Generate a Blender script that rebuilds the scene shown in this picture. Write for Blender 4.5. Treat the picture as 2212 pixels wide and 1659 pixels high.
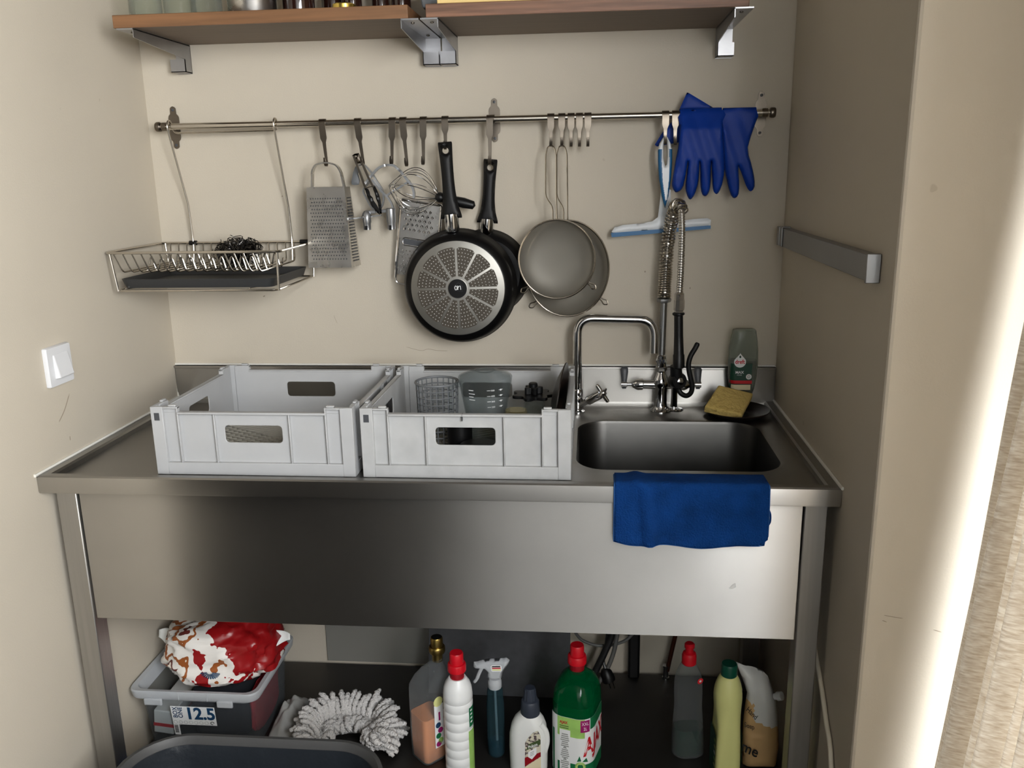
import bpy, bmesh, math, random
from mathutils import Vector as V, Matrix, noise
from mathutils.geometry import delaunay_2d_cdt, interpolate_bezier

random.seed(7)
PI = math.pi
sc = bpy.context.scene
col = sc.collection
for o in list(bpy.data.objects):
    bpy.data.objects.remove(o)

# ------------------------------------------------------------------ camera
YAW, PITCH, ROLL = 0.0945, 0.2447, -0.018
fwd = V((-math.sin(YAW) * math.cos(PITCH), math.cos(YAW) * math.cos(PITCH), -math.sin(PITCH)))
rgt0 = V((math.cos(YAW), math.sin(YAW), 0))
up0 = rgt0.cross(fwd)
rgt = rgt0 * math.cos(ROLL) + up0 * math.sin(ROLL)
upv = up0 * math.cos(ROLL) - rgt0 * math.sin(ROLL)
cd = bpy.data.cameras.new('camera')
cam = bpy.data.objects.new('camera', cd)
col.objects.link(cam)
cam.matrix_world = Matrix(((rgt.x, upv.x, -fwd.x, 1.1289), (rgt.y, upv.y, -fwd.y, -2.1936),
                           (rgt.z, upv.z, -fwd.z, 1.4900), (0, 0, 0, 1)))
cd.sensor_fit = 'HORIZONTAL'
cd.sensor_width = 36.0
cd.lens = 1852.22 / 2212 * 36.0
cd.clip_start = 0.02
sc.camera = cam

# ------------------------------------------------------------------ world, daylight, exposure
wd = bpy.data.worlds.new('sky')
sc.world = wd
wd.use_nodes = True
bg = wd.node_tree.nodes['Background']
bg.inputs[0].default_value = (0.80, 0.88, 1.0, 1)
bg.inputs[1].default_value = 1.0

def daylight(name, loc, rot, sx, sy, power, colr):
    ld = bpy.data.lights.new(name, 'AREA')
    ld.shape = 'RECTANGLE'
    ld.size, ld.size_y = sx, sy
    ld.energy = power
    ld.color = colr
    o = bpy.data.objects.new(name, ld)
    o.location = loc
    o.rotation_euler = rot
    col.objects.link(o)
    return o

daylight('daylight_side_window', (1.99, -3.04, 1.78), (0, PI / 2, 0), 1.05, 2.2, 185, (0.975, 0.988, 1.0))
daylight('daylight_glass_door', (1.99, -1.36, 1.20), (0, PI / 2, 0), 2.2, 0.98, 44, (0.975, 0.988, 1.0))

vs = sc.view_settings
vs.view_transform = 'Standard'
vs.look = 'None'
vs.exposure = 0.26
vs.gamma = 1.0
vs.use_curve_mapping = False
sc.cycles.use_denoising = True
sc.cycles.max_bounces = 10
sc.cycles.diffuse_bounces = 5
sc.cycles.glossy_bounces = 5
sc.cycles.transparent_max_bounces = 16
sc.cycles.transmission_bounces = 6
sc.cycles.caustics_reflective = False
sc.cycles.caustics_refractive = False
sc.cycles.sample_clamp_indirect = 6.0

# ------------------------------------------------------------------ materials
def lin(c):
    return tuple(((v / 255) / 12.92 if v / 255 <= 0.04045 else ((v / 255 + 0.055) / 1.055) ** 2.4) for v in c) + (1,)

def nd(nt, t, **kw):
    n = nt.nodes.new(t)
    for k, v in kw.items():
        setattr(n, k, v)
    return n

def mat(name, c, rough=0.5, metal=0.0, var=0.0, vscale=8.0, bump=0.0, bscale=60.0, stretch=None,
        aniso=0.0, coat=0.0, spec=0.5, sheen=0.0, sss=0.0, rvar=0.0, c2=None, ramp=(0.4, 0.6), tangent=None):
    m = bpy.data.materials.new(name)
    m.use_nodes = True
    nt = m.node_tree
    b = nt.nodes['Principled BSDF']
    b.inputs['Base Color'].default_value = lin(c)
    b.inputs['Roughness'].default_value = rough
    b.inputs['Metallic'].default_value = metal
    b.inputs['Specular IOR Level'].default_value = spec
    b.inputs['Anisotropic'].default_value = aniso
    b.inputs['Coat Weight'].default_value = coat
    b.inputs['Sheen Weight'].default_value = sheen
    if sss:
        b.inputs['Subsurface Weight'].default_value = sss
        b.inputs['Subsurface Scale'].default_value = 0.01
    if tangent:
        tv = nd(nt, 'ShaderNodeCombineXYZ')
        for i in range(3):
            tv.inputs[i].default_value = tangent[i]
        nt.links.new(tv.outputs[0], b.inputs['Tangent'])
    tc = nd(nt, 'ShaderNodeTexCoord')
    mp = nd(nt, 'ShaderNodeMapping')
    nt.links.new(tc.outputs['Object'], mp.inputs[0])
    if stretch:
        mp.inputs['Scale'].default_value = stretch
    if var or c2:
        n = nd(nt, 'ShaderNodeTexNoise')
        n.inputs['Scale'].default_value = vscale
        n.inputs['Detail'].default_value = 5
        nt.links.new(mp.outputs[0], n.inputs['Vector'])
        r = nd(nt, 'ShaderNodeValToRGB')
        r.color_ramp.elements[0].position, r.color_ramp.elements[1].position = ramp if c2 else (0.3, 0.7)
        a = lin(c)
        if c2:
            r.color_ramp.elements[0].color = a
            r.color_ramp.elements[1].color = lin(c2)
        else:
            r.color_ramp.elements[0].color = tuple(x * (1 - var) for x in a[:3]) + (1,)
            r.color_ramp.elements[1].color = tuple(min(1, x * (1 + var)) for x in a[:3]) + (1,)
        nt.links.new(n.outputs['Fac'], r.inputs[0])
        nt.links.new(r.outputs[0], b.inputs['Base Color'])
    if rvar:
        n = nd(nt, 'ShaderNodeTexNoise')
        n.inputs['Scale'].default_value = vscale
        n.inputs['Detail'].default_value = 4
        nt.links.new(mp.outputs[0], n.inputs['Vector'])
        mr = nd(nt, 'ShaderNodeMapRange')
        mr.inputs[3].default_value = max(0, rough - rvar)
        mr.inputs[4].default_value = min(1, rough + rvar)
        nt.links.new(n.outputs['Fac'], mr.inputs[0])
        nt.links.new(mr.outputs[0], b.inputs['Roughness'])
    if bump:
        n = nd(nt, 'ShaderNodeTexNoise')
        n.inputs['Scale'].default_value = bscale
        n.inputs['Detail'].default_value = 6
        nt.links.new(mp.outputs[0], n.inputs['Vector'])
        bp = nd(nt, 'ShaderNodeBump')
        bp.inputs['Strength'].default_value = bump
        bp.inputs['Distance'].default_value = 0.01
        nt.links.new(n.outputs['Fac'], bp.inputs['Height'])
        nt.links.new(bp.outputs[0], b.inputs['Normal'])
    return m

def clear(name, tint, body, base=0.08, edge=0.6, rough=0.05, metal=0.0):
    """thin see-through plastic or glass: transparent looked at squarely, shiny at grazing angles"""
    m = bpy.data.materials.new(name)
    m.use_nodes = True
    nt = m.node_tree
    b = nt.nodes['Principled BSDF']
    b.inputs['Base Color'].default_value = lin(body)
    b.inputs['Roughness'].default_value = rough
    b.inputs['Metallic'].default_value = metal
    t = nd(nt, 'ShaderNodeBsdfTransparent')
    t.inputs[0].default_value = lin(tint)
    lw = nd(nt, 'ShaderNodeLayerWeight')
    lw.inputs[0].default_value = 0.35
    mr = nd(nt, 'ShaderNodeMapRange')
    mr.inputs[3].default_value = base
    mr.inputs[4].default_value = edge
    mx = nd(nt, 'ShaderNodeMixShader')
    out = nt.nodes['Material Output']
    nt.links.new(lw.outputs['Facing'], mr.inputs[0])
    nt.links.new(mr.outputs[0], mx.inputs[0])
    nt.links.new(t.outputs[0], mx.inputs[1])
    nt.links.new(b.outputs[0], mx.inputs[2])
    nt.links.new(mx.outputs[0], out.inputs[0])
    return m

def wall_mat():
    m = mat('cream_wall_paint', (196, 187, 171), rough=0.62, var=0.03, vscale=3, bump=0.05, bscale=260, spec=0.3)
    nt = m.node_tree
    b = nt.nodes['Principled BSDF']
    src = b.inputs['Base Color'].links[0].from_socket
    tc = nd(nt, 'ShaderNodeTexCoord')
    n = nd(nt, 'ShaderNodeTexNoise')
    n.inputs['Scale'].default_value = 34
    n.inputs['Detail'].default_value = 1
    nt.links.new(tc.outputs['Object'], n.inputs['Vector'])
    r = nd(nt, 'ShaderNodeValToRGB')
    r.color_ramp.elements[0].position, r.color_ramp.elements[1].position = 0.80, 0.84
    r.color_ramp.elements[0].color = (0, 0, 0, 1)
    r.color_ramp.elements[1].color = (0.35, 0.35, 0.35, 1)
    nt.links.new(n.outputs['Fac'], r.inputs[0])
    mx = nd(nt, 'ShaderNodeMixRGB')
    nt.links.new(r.outputs[0], mx.inputs[0])
    nt.links.new(src, mx.inputs[1])
    mx.inputs[2].default_value = lin((150, 138, 118))
    nt.links.new(mx.outputs[0], b.inputs['Base Color'])
    return m

def curtain_mat():
    m = bpy.data.materials.new('linen_curtain_cloth')
    m.use_nodes = True
    nt = m.node_tree
    b = nt.nodes['Principled BSDF']
    b.inputs['Roughness'].default_value = 0.9
    tc = nd(nt, 'ShaderNodeTexCoord')
    mp = nd(nt, 'ShaderNodeMapping')
    mp.inputs['Scale'].default_value = (60, 60, 330)
    nt.links.new(tc.outputs['Object'], mp.inputs[0])
    n = nd(nt, 'ShaderNodeTexNoise')
    n.inputs['Scale'].default_value = 1.0
    n.inputs['Detail'].default_value = 4
    nt.links.new(mp.outputs[0], n.inputs['Vector'])
    r = nd(nt, 'ShaderNodeValToRGB')
    r.color_ramp.elements[0].position, r.color_ramp.elements[1].position = 0.32, 0.68
    r.color_ramp.elements[0].color = lin((206, 196, 182))
    r.color_ramp.elements[1].color = lin((238, 234, 226))
    nt.links.new(n.outputs['Fac'], r.inputs[0])
    nt.links.new(r.outputs[0], b.inputs['Base Color'])
    bp = nd(nt, 'ShaderNodeBump')
    bp.inputs['Strength'].default_value = 0.5
    bp.inputs['Distance'].default_value = 0.004
    nt.links.new(n.outputs['Fac'], bp.inputs['Height'])
    nt.links.new(bp.outputs[0], b.inputs['Normal'])
    tl = nd(nt, 'ShaderNodeBsdfTranslucent')
    nt.links.new(r.outputs[0], tl.inputs[0])
    mx = nd(nt, 'ShaderNodeMixShader')
    mx.inputs[0].default_value = 0.5
    nt.links.new(b.outputs[0], mx.inputs[1])
    nt.links.new(tl.outputs[0], mx.inputs[2])
    nt.links.new(mx.outputs[0], nt.nodes['Material Output'].inputs[0])
    return m

M = dict(
    wall=wall_mat(),
    seal=mat('white_silicone_sealant', (224, 222, 214), 0.4),
    scuff=mat('scuff_on_paint', (150, 138, 120), 0.7),
    floor=mat('grey_floor', (48, 45, 42), 0.6, var=0.1, vscale=6),
    ceiling=mat('dark_unseen_ceiling', (96, 90, 82), 0.8),  # unseen ceiling, colour darkened to cut bounce and dim the apron's reflection
    dark_room=mat('dark_kitchen_wall', (34, 32, 30), 0.7),
    underside=mat('shaded_raw_underside', (120, 104, 90), 0.6, var=0.08, vscale=1.0, stretch=(5, 60, 60)),  # raw board underside; the dim light below is put into this greyer colour
    sheet=mat('grey_white_sheet', (128, 126, 120), 0.6),
    white_wall=mat('white_wall_paint', (226, 226, 224), 0.6),
    frame=mat('white_window_frame', (225, 225, 222), 0.4),
    steel=mat('brushed_steel', (150, 148, 144), 0.36, 1.0, var=0.05, vscale=1.0, stretch=(2, 90, 90), rvar=0.06),
    steel_v=mat('brushed_steel_upright', (190, 188, 184), 0.36, 1.0, var=0.05, vscale=5, aniso=1.0, rvar=0.04, tangent=(0, 0, 1)),
    steel_dull=mat('worn_steel', (150, 150, 150), 0.42, 1.0, var=0.10, vscale=7, rvar=0.10),
    steel_leg=mat('brushed_steel_leg', (180, 178, 174), 0.42, 1.0, var=0.07, vscale=1.0, stretch=(120, 120, 3), rvar=0.06),
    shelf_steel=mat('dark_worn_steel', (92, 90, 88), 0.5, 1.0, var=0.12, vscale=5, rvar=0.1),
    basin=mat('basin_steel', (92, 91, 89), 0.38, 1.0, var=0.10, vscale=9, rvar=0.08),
    chrome=mat('polished_chrome', (212, 213, 215), 0.09, 1.0),
    wire=mat('stainless_wire', (196, 190, 180), 0.2, 1.0),
    inox=mat('polished_stainless', (206, 203, 198), 0.28, 1.0, rvar=0.08, vscale=30),
    hookm=mat('hook_steel', (116, 108, 98), 0.3, 1.0, rvar=0.08, vscale=20),
    alu=mat('aluminium_disc', (150, 148, 142), 0.45, 1.0, var=0.05, vscale=12),
    bracket=mat('galvanised_bracket', (168, 168, 170), 0.36, 1.0, var=0.08, vscale=14),
    cast=mat('grey_cast_metal', (166, 168, 171), 0.34, 0.9, var=0.05, vscale=30),
    black=mat('black_plastic', (12, 12, 13), 0.4, spec=0.35),
    blacksoft=mat('black_rubber', (10, 10, 11), 0.5, spec=0.3),
    blackpan=mat('black_coating', (7, 7, 8), 0.36, spec=0.3),
    tray=mat('anthracite_plastic', (44, 45, 46), 0.5),
    segment=mat('dark_base_segment', (78, 72, 64), 0.5, 0.6, var=0.06, vscale=20),
    brown=mat('brown_black_glaze', (30, 21, 15), 0.42, var=0.2, vscale=8),
    wood=mat('oiled_wood', (122, 86, 56), 0.5, var=0.22, vscale=1.0, stretch=(5, 90, 90), bump=0.03, bscale=1.5),
    wood2=mat('reddish_wood', (118, 84, 64), 0.5, var=0.38, vscale=1.0, stretch=(6, 150, 150), bump=0.05, bscale=1.5),
    pine=mat('pale_pine', (228, 196, 130), 0.5, var=0.1, vscale=1.0, stretch=(5, 80, 80)),
    plate_white=mat('white_plastic', (216, 217, 219), 0.35),
    crate=mat('light_grey_crate_plastic', (174, 175, 176), 0.48, var=0.03, vscale=14),
    crate_worn=mat('scuffed_grey_crate_plastic', (175, 176, 176), 0.5, var=0.07, vscale=26),
    lattice=mat('dusty_grey_plastic', (164, 160, 148), 0.55),
    greyplastic=mat('mid_grey_plastic', (104, 107, 110), 0.45),
    darkgrey=mat('dark_grey_plastic', (66, 68, 72), 0.45),
    sponge=mat('yellow_sponge', (212, 184, 108), 0.9, bump=0.6, bscale=120, c2=(164, 122, 56), vscale=34, ramp=(0.60, 0.78)),
    glove=mat('blue_rubber', (2, 50, 142), 0.5, spec=0.25, var=0.08, vscale=20, bump=0.05, bscale=200),
    towel=mat('blue_microfibre', (12, 52, 108), 0.95, var=0.25, vscale=22, bump=0.5, bscale=300, spec=0.1),
    hem=mat('lighter_blue_hem', (36, 88, 150), 0.9),
    sq_white=mat('squeegee_white', (226, 230, 234), 0.35),
    sq_blue=mat('squeegee_blue', (4, 92, 142), 0.45),
    white=mat('white_bottle_plastic', (232, 234, 234), 0.35),
    white2=mat('matt_white_plastic', (222, 224, 222), 0.45),
    red=mat('red_plastic', (196, 12, 30), 0.4),
    darkred=mat('dark_red_plastic', (140, 8, 24), 0.4),
    green=mat('green_liquid', (0, 92, 48), 0.15, coat=0.6),
    darkgreen=mat('dark_green_liquid', (6, 48, 34), 0.15, coat=0.6),
    bottlegreen=mat('dark_green_cap', (10, 74, 58), 0.35),
    yellow=mat('pale_yellow_plastic', (226, 226, 150), 0.42),
    orange=mat('peach_liquid', (236, 158, 112), 0.25, coat=0.5),
    brass=mat('brass_cap', (150, 128, 72), 0.35, 1.0),
    gold=mat('gold_lid', (214, 186, 96), 0.25, 1.0),
    navycap=mat('blue_grey_plastic', (48, 54, 66), 0.4),
    tan=mat('tan_pouch_film', (214, 176, 122), 0.42),
    film=mat('white_pouch_film', (226, 226, 222), 0.4),
    binm=mat('grey_bin_plastic', (64, 64, 64), 0.55),
    binbag=mat('dark_bin_liner', (34, 38, 43), 0.3, bump=0.4, bscale=18),
    board=mat('dark_grey_board', (62, 63, 66), 0.7, var=0.18, vscale=40),
    mop=mat('white_chenille', (222, 220, 218), 0.95, bump=0.8, bscale=260),
    wool=mat('steel_wool', (70, 68, 66), 0.3, 1.0),
    cable=mat('black_cable', (24, 24, 25), 0.4),
    greycable=mat('grey_cable', (96, 96, 94), 0.45),
    whitecable=mat('cream_cable', (206, 198, 180), 0.5),
    copper=mat('dark_copper_pipe', (92, 50, 36), 0.4, 0.8),
    ink=mat('black_print', (20, 20, 22), 0.5),
    navyink=mat('navy_print', (20, 62, 98), 0.5),
    redink=mat('red_print', (196, 22, 36), 0.5),
    whiteink=mat('white_print', (236, 238, 238), 0.5),
    greyink=mat('grey_print', (150, 152, 150), 0.5),
    greenink=mat('green_print', (14, 108, 64), 0.5),
    darkgreenink=mat('dark_green_print', (8, 60, 44), 0.5),
    limeink=mat('lime_print', (156, 200, 104), 0.5, var=0.12, vscale=40),
    magentaink=mat('magenta_print', (150, 20, 100), 0.5),
    creamink=mat('cream_print', (226, 214, 180), 0.5),
    oliveink=mat('olive_print', (66, 84, 46), 0.5),
    fauna=mat('leaf_and_flower_print', (212, 206, 186), 0.5, c2=(84, 70, 74), vscale=140, ramp=(0.48, 0.56)),
    bagprint=mat('red_white_bag_film', (140, 16, 20), 0.35),
    navycloth=mat('black_navy_cloth', (20, 24, 32), 0.9, var=0.2, vscale=30),
    redcloth=mat('dark_red_cloth', (150, 28, 40), 0.9, var=0.2, vscale=30),
    bluebag=mat('blue_bag_film', (24, 70, 150), 0.4),
    glass=clear('clear_glass', (246, 248, 246), (140, 142, 138), 0.03, 0.42, 0.04),
    jugglass=clear('clear_jug_plastic', (243, 245, 245), (112, 118, 120), 0.03, 0.42, 0.06),
    amber=clear('amber_glass', (214, 206, 170), (170, 165, 130), 0.12, 0.7, 0.05),
    smoky=clear('smoky_bottle_plastic', (216, 222, 216), (176, 182, 172), 0.26, 0.62, 0.12),
    clearbottle=clear('clear_bottle_plastic', (240, 243, 243), (168, 172, 174), 0.06, 0.48, 0.06),
    blueclear=clear('blue_tinted_plastic', (180, 200, 206), (66, 96, 106), 0.14, 0.6, 0.1),
    greenclear=clear('green_tinted_plastic', (150, 214, 178), (0, 96, 54), 0.35, 0.85, 0.08),
    frosted=clear('frosted_box_plastic', (242, 244, 245), (124, 128, 132), 0.05, 0.30, 0.25),
    frosted_rim=clear('frosted_rim_plastic', (210, 212, 214), (200, 204, 208), 0.62, 0.85, 0.35),
    bagclear=clear('milky_bag_film', (226, 228, 226), (216, 216, 212), 0.45, 0.8, 0.3),
    sprayhead=clear('milky_spray_plastic', (226, 228, 230), (206, 210, 214), 0.7, 0.9, 0.3),
    mesh=clear('fine_steel_mesh', (205, 202, 196), (140, 136, 126), 0.62, 0.85, 0.5, 0.35),
    brownjar=mat('dark_brown_jar', (40, 20, 14), 0.12, var=0.3, vscale=20, coat=0.5),
    curtain=curtain_mat(),
)

# ------------------------------------------------------------------ mesh helpers
ORG = {}

class MB:
    def __init__(s):
        s.v, s.f, s.mi = [], [], []
    def add(s, vs, fs, mi=0):
        b = len(s.v)
        s.v += [V(p) for p in vs]
        s.f += [tuple(i + b for i in f) for f in fs]
        s.mi += [mi] * len(fs)
        return s
    def box(s, x0, y0, z0, x1, y1, z1, m=None, mi=0):
        p = [V((x, y, z)) for x in (x0, x1) for y in (y0, y1) for z in (z0, z1)]
        if m:
            p = [m @ q for q in p]
        return s.add(p, [(0, 1, 3, 2), (4, 6, 7, 5), (0, 4, 5, 1), (2, 3, 7, 6), (0, 2, 6, 4), (1, 5, 7, 3)], mi)
    def loft(s, loops, cap0=True, cap1=True, closed=False, mi=0):
        n = len(loops[0])
        b = len(s.v)
        vs = [p for lp in loops for p in lp]
        fs = []
        L = len(loops)
        for i in range(L if closed else L - 1):
            j = (i + 1) % L
            for k in range(n):
                q = (k + 1) % n
                fs.append((i * n + k, i * n + q, j * n + q, j * n + k))
        if not closed:
            if cap0:
                fs.append(tuple(reversed(range(n))))
            if cap1:
                fs.append(tuple((L - 1) * n + k for k in range(n)))
        return s.add(vs, fs, mi)
    def tube(s, pts, r, n=8, closed=False, caps=True, mi=0):
        pts = [V(p) for p in pts]
        L = len(pts)
        rs = r if isinstance(r, (list, tuple)) else [r] * L
        tg = []
        for i in range(L):
            if closed:
                t = pts[(i + 1) % L] - pts[i - 1]
            else:
                t = pts[min(i + 1, L - 1)] - pts[max(i - 1, 0)]
            tg.append(t.normalized() if t.length > 1e-9 else V((0, 0, 1)))
        a = V((0, 0, 1)) if abs(tg[0].z) < 0.9 else V((1, 0, 0))
        u = tg[0].cross(a).normalized()
        loops = []
        for i in range(L):
            u = (u - tg[i] * u.dot(tg[i]))
            u = u.normalized() if u.length > 1e-9 else tg[i].orthogonal().normalized()
            w = tg[i].cross(u)
            loops.append([pts[i] + (u * math.cos(2 * PI * k / n) + w * math.sin(2 * PI * k / n)) * rs[i] for k in range(n)])
        return s.loft(loops, caps, caps, closed, mi)
    def lathe(s, prof, c=(0, 0, 0), m=None, n=24, mi=0, a0=0.0, caps=True):
        """prof: (radius, height) along +z of the frame m, around c"""
        c = V(c)
        loops = []
        for r, h in prof:
            lp = [V((max(r, 1e-5) * math.cos(a0 + 2 * PI * k / n), max(r, 1e-5) * math.sin(a0 + 2 * PI * k / n), h)) for k in range(n)]
            loops.append([c + (m @ p if m else p) for p in lp])
        return s.loft(loops, caps, caps, False, mi)
    def prism(s, outl, fn, t0, t1, mi=0):
        return s.loft([[fn(a, b, t0) for a, b in outl], [fn(a, b, t1) for a, b in outl]], mi=mi)
    def ribbon(s, path, wid, th, side=V((1, 0, 0)), mi=0):
        path = [V(p) for p in path]
        L = len(path)
        ws = wid if isinstance(wid, (list, tuple)) else [wid] * L
        loops = []
        for i in range(L):
            t = (path[min(i + 1, L - 1)] - path[max(i - 1, 0)]).normalized()
            sd = (side - t * side.dot(t)).normalized()
            nn = t.cross(sd)
            h = ws[i] / 2
            loops.append([path[i] + sd * h + nn * th / 2, path[i] - sd * h + nn * th / 2,
                          path[i] - sd * h - nn * th / 2, path[i] + sd * h - nn * th / 2])
        return s.loft(loops, mi=mi)
    def grid(s, fn, nu, nv, mi=0, closed_u=False):
        vs = [fn(i / nu, j / nv) for j in range(nv + 1) for i in range(nu + 1)]
        fs = [(j * (nu + 1) + i, j * (nu + 1) + i + 1, (j + 1) * (nu + 1) + i + 1, (j + 1) * (nu + 1) + i)
              for j in range(nv) for i in range(nu)]
        return s.add(vs, fs, mi)
    def frame_plate(s, outer, hole, fn, t0, t1, mi=0):
        """flat plate with one hole; outer and hole are equally long 2D loops"""
        lo = [[fn(a, b, t0) for a, b in outer], [fn(a, b, t1) for a, b in outer],
              [fn(a, b, t1) for a, b in hole], [fn(a, b, t0) for a, b in hole]]
        return s.loft(lo, closed=True, mi=mi)
    def inflate(s, outl, holes, sp, t, R, fn, mif=None, flat_back=False):
        """pillow-like solid over a 2D outline; fn(x, z, off) places it"""
        ed, pts, loops = [], [], [outl] + holes
        for lp in loops:
            lp2 = []
            for i in range(len(lp)):
                a, b = V(lp[i]), V(lp[(i + 1) % len(lp)])
                k = max(1, int((b - a).length / sp))
                lp2 += [a + (b - a) * j / k for j in range(k)]
            b0 = len(pts)
            pts += lp2
            ed += [(b0 + i, b0 + (i + 1) % len(lp2)) for i in range(len(lp2))]
        nb = len(pts)
        bd = list(pts)
        def inside(p, poly):
            c = False
            for i in range(len(poly)):
                a, b = poly[i], poly[i - 1]
                if (a[1] > p[1]) != (b[1] > p[1]) and p[0] < (b[0] - a[0]) * (p[1] - a[1]) / (b[1] - a[1]) + a[0]:
                    c = not c
            return c
        segs = [(bd[a], bd[b]) for a, b in ed]
        def dist(p):
            d = 9
            for a, b in segs:
                e = b - a
                l2 = e.length_squared
                q = a + e * max(0, min(1, (p - a).dot(e) / l2)) if l2 > 1e-14 else a
                d = min(d, (p - q).length)
            return d
        xs = [p.x for p in bd]
        zs = [p.y for p in bd]
        x = min(xs)
        row = 0
        z = min(zs)
        while z < max(zs):
            x = min(xs) + (sp / 2 if row % 2 else 0)
            while x < max(xs):
                p = V((x, z))
                if inside(p, outl) and not any(inside(p, h) for h in holes) and dist(p) > sp * 0.45:
                    pts.append(p)
                x += sp
            z += sp * 0.87
            row += 1
        vo, eo, fo = delaunay_2d_cdt([V(p) for p in pts], ed, [], 0, 1e-7)[:3]
        fo = [f for f in fo if (lambda c: inside(c, outl) and not any(inside(c, h) for h in holes))(sum((vo[i] for i in f), V((0, 0))) / len(f))]
        hs = []
        for p in vo:
            d = min(dist(p), R)
            hs.append(t * math.sqrt(max(0, 1 - (1 - d / R) ** 2)))
        n = len(vo)
        vs = [fn(p.x, p.y, h) for p, h in zip(vo, hs)]
        back = {}
        for i, (p, h) in enumerate(zip(vo, hs)):
            if h < t * 0.02:
                back[i] = i
            else:
                back[i] = len(vs)
                vs.append(fn(p.x, p.y, 0 if flat_back else -h))
        b0 = len(s.v)
        s.v += [V(p) for p in vs]
        for f in fo:
            c = sum((vo[i] for i in f), V((0, 0))) / len(f)
            m = mif(c) if mif else 0
            s.f.append(tuple(b0 + i for i in f))
            s.mi.append(m)
            s.f.append(tuple(b0 + back[i] for i in reversed(f)))
            s.mi.append(m)
        return s
    def build(s, name, mats, parent=None, loc=None, ang=38, bevel=0.0, seg=2, smooth=True, subsurf=0, fix=True):
        if not isinstance(mats, (list, tuple)):
            mats = [mats]
        o0 = V((0, 0, 0))
        if parent is not None:
            o0 = ORG[parent.name]
        elif loc is not None:
            o0 = V(loc)
        me = bpy.data.meshes.new(name)
        me.from_pydata([tuple(p - o0) for p in s.v], [], s.f)
        for m in mats:
            me.materials.append(M[m] if isinstance(m, str) else m)
        if len(mats) > 1:
            me.polygons.foreach_set('material_index', s.mi)
        if fix:
            bm = bmesh.new()
            bm.from_mesh(me)
            bmesh.ops.remove_doubles(bm, verts=bm.verts, dist=2e-6)
            bmesh.ops.recalc_face_normals(bm, faces=bm.faces)
            bm.to_mesh(me)
            bm.free()
        if smooth:
            me.shade_smooth()
            me.set_sharp_from_angle(angle=math.radians(ang))
        ob = bpy.data.objects.new(name, me)
        col.objects.link(ob)
        if parent is not None:
            ob.parent = parent
        else:
            ob.location = o0
        ORG[ob.name] = o0
        if bevel:
            bv = ob.modifiers.new('bevel', 'BEVEL')
            bv.width = bevel
            bv.segments = seg
            bv.limit_method = 'ANGLE'
            bv.angle_limit = math.radians(40)
        if subsurf:
            ss = ob.modifiers.new('subd', 'SUBSURF')
            ss.levels = ss.render_levels = subsurf
        return ob

def tag(o, label, cat, group=None):
    o['label'] = label
    o['category'] = cat
    if group:
        o['group'] = group
    return o

def struct(o):
    o['kind'] = 'structure'
    return o

def thing(name, label, cat, loc, group=None):
    o = bpy.data.objects.new(name, None)
    o.empty_display_size = 0.02
    col.objects.link(o)
    o.location = loc
    ORG[o.name] = V(loc)
    return tag(o, label, cat, group)

def copy_tree(o, dx, label=None, parent=None):
    c = o.copy()
    col.objects.link(c)
    if parent is not None:
        c.parent = parent
        ORG[c.name] = ORG[parent.name]
    else:
        c.location = o.location + V(dx)
        ORG[c.name] = V(c.location)
        if label:
            c['label'] = label
    for ch in list(o.children):
        copy_tree(ch, dx, None, c)
    return c

def rrect(w, d, r, k=5):
    """rounded rectangle loop centred at 0, counter-clockwise"""
    out = []
    for cx, cy, a0 in ((w / 2 - r, d / 2 - r, 0), (-w / 2 + r, d / 2 - r, PI / 2), (-w / 2 + r, -d / 2 + r, PI), (w / 2 - r, -d / 2 + r, 1.5 * PI)):
        out += [(cx + r * math.cos(a0 + PI / 2 * i / k), cy + r * math.sin(a0 + PI / 2 * i / k)) for i in range(k + 1)]
    return out

def sect(c, w, d, r, z, rot=0.0, k=5):
    cr, sr = math.cos(rot), math.sin(rot)
    return [V((c[0] + x * cr - y * sr, c[1] + x * sr + y * cr, z)) for x, y in rrect(w, d, min(r, w / 2 - 1e-4, d / 2 - 1e-4), k)]

def rect_match(x0, y0, x1, y1, hole):
    """outer rectangle loop matched point by point to a hole loop (radial)"""
    cx = sum(p[0] for p in hole) / len(hole)
    cy = sum(p[1] for p in hole) / len(hole)
    out = []
    for hx, hy in hole:
        dx, dy = hx - cx, hy - cy
        t = 1e9
        if dx > 1e-9: t = min(t, (x1 - cx) / dx)
        if dx < -1e-9: t = min(t, (x0 - cx) / dx)
        if dy > 1e-9: t = min(t, (y1 - cy) / dy)
        if dy < -1e-9: t = min(t, (y0 - cy) / dy)
        out.append([cx + dx * t, cy + dy * t])
    for X in (x0, x1):
        for Y in (y0, y1):
            i = min(range(len(out)), key=lambda q: (out[q][0] - X) ** 2 + (out[q][1] - Y) ** 2)
            out[i] = [X, Y]
    return out

def spline(pts, k=6, closed=False):
    """Catmull-Rom through the points"""
    P = [V(p) for p in pts]
    n = len(P)
    out = []
    for i in range(n if closed else n - 1):
        p1, p2 = P[i], P[(i + 1) % n]
        p0 = P[i - 1] if (closed or i > 0) else p1
        p3 = P[(i + 2) % n] if (closed or i + 2 < n) else p2
        for j in range(k):
            t = j / k
            out.append(0.5 * ((2 * p1) + (p2 - p0) * t + (2 * p0 - 5 * p1 + 4 * p2 - p3) * t * t + (3 * p1 - p0 - 3 * p2 + p3) * t ** 3))
    if not closed:
        out.append(P[-1])
    return out

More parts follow.
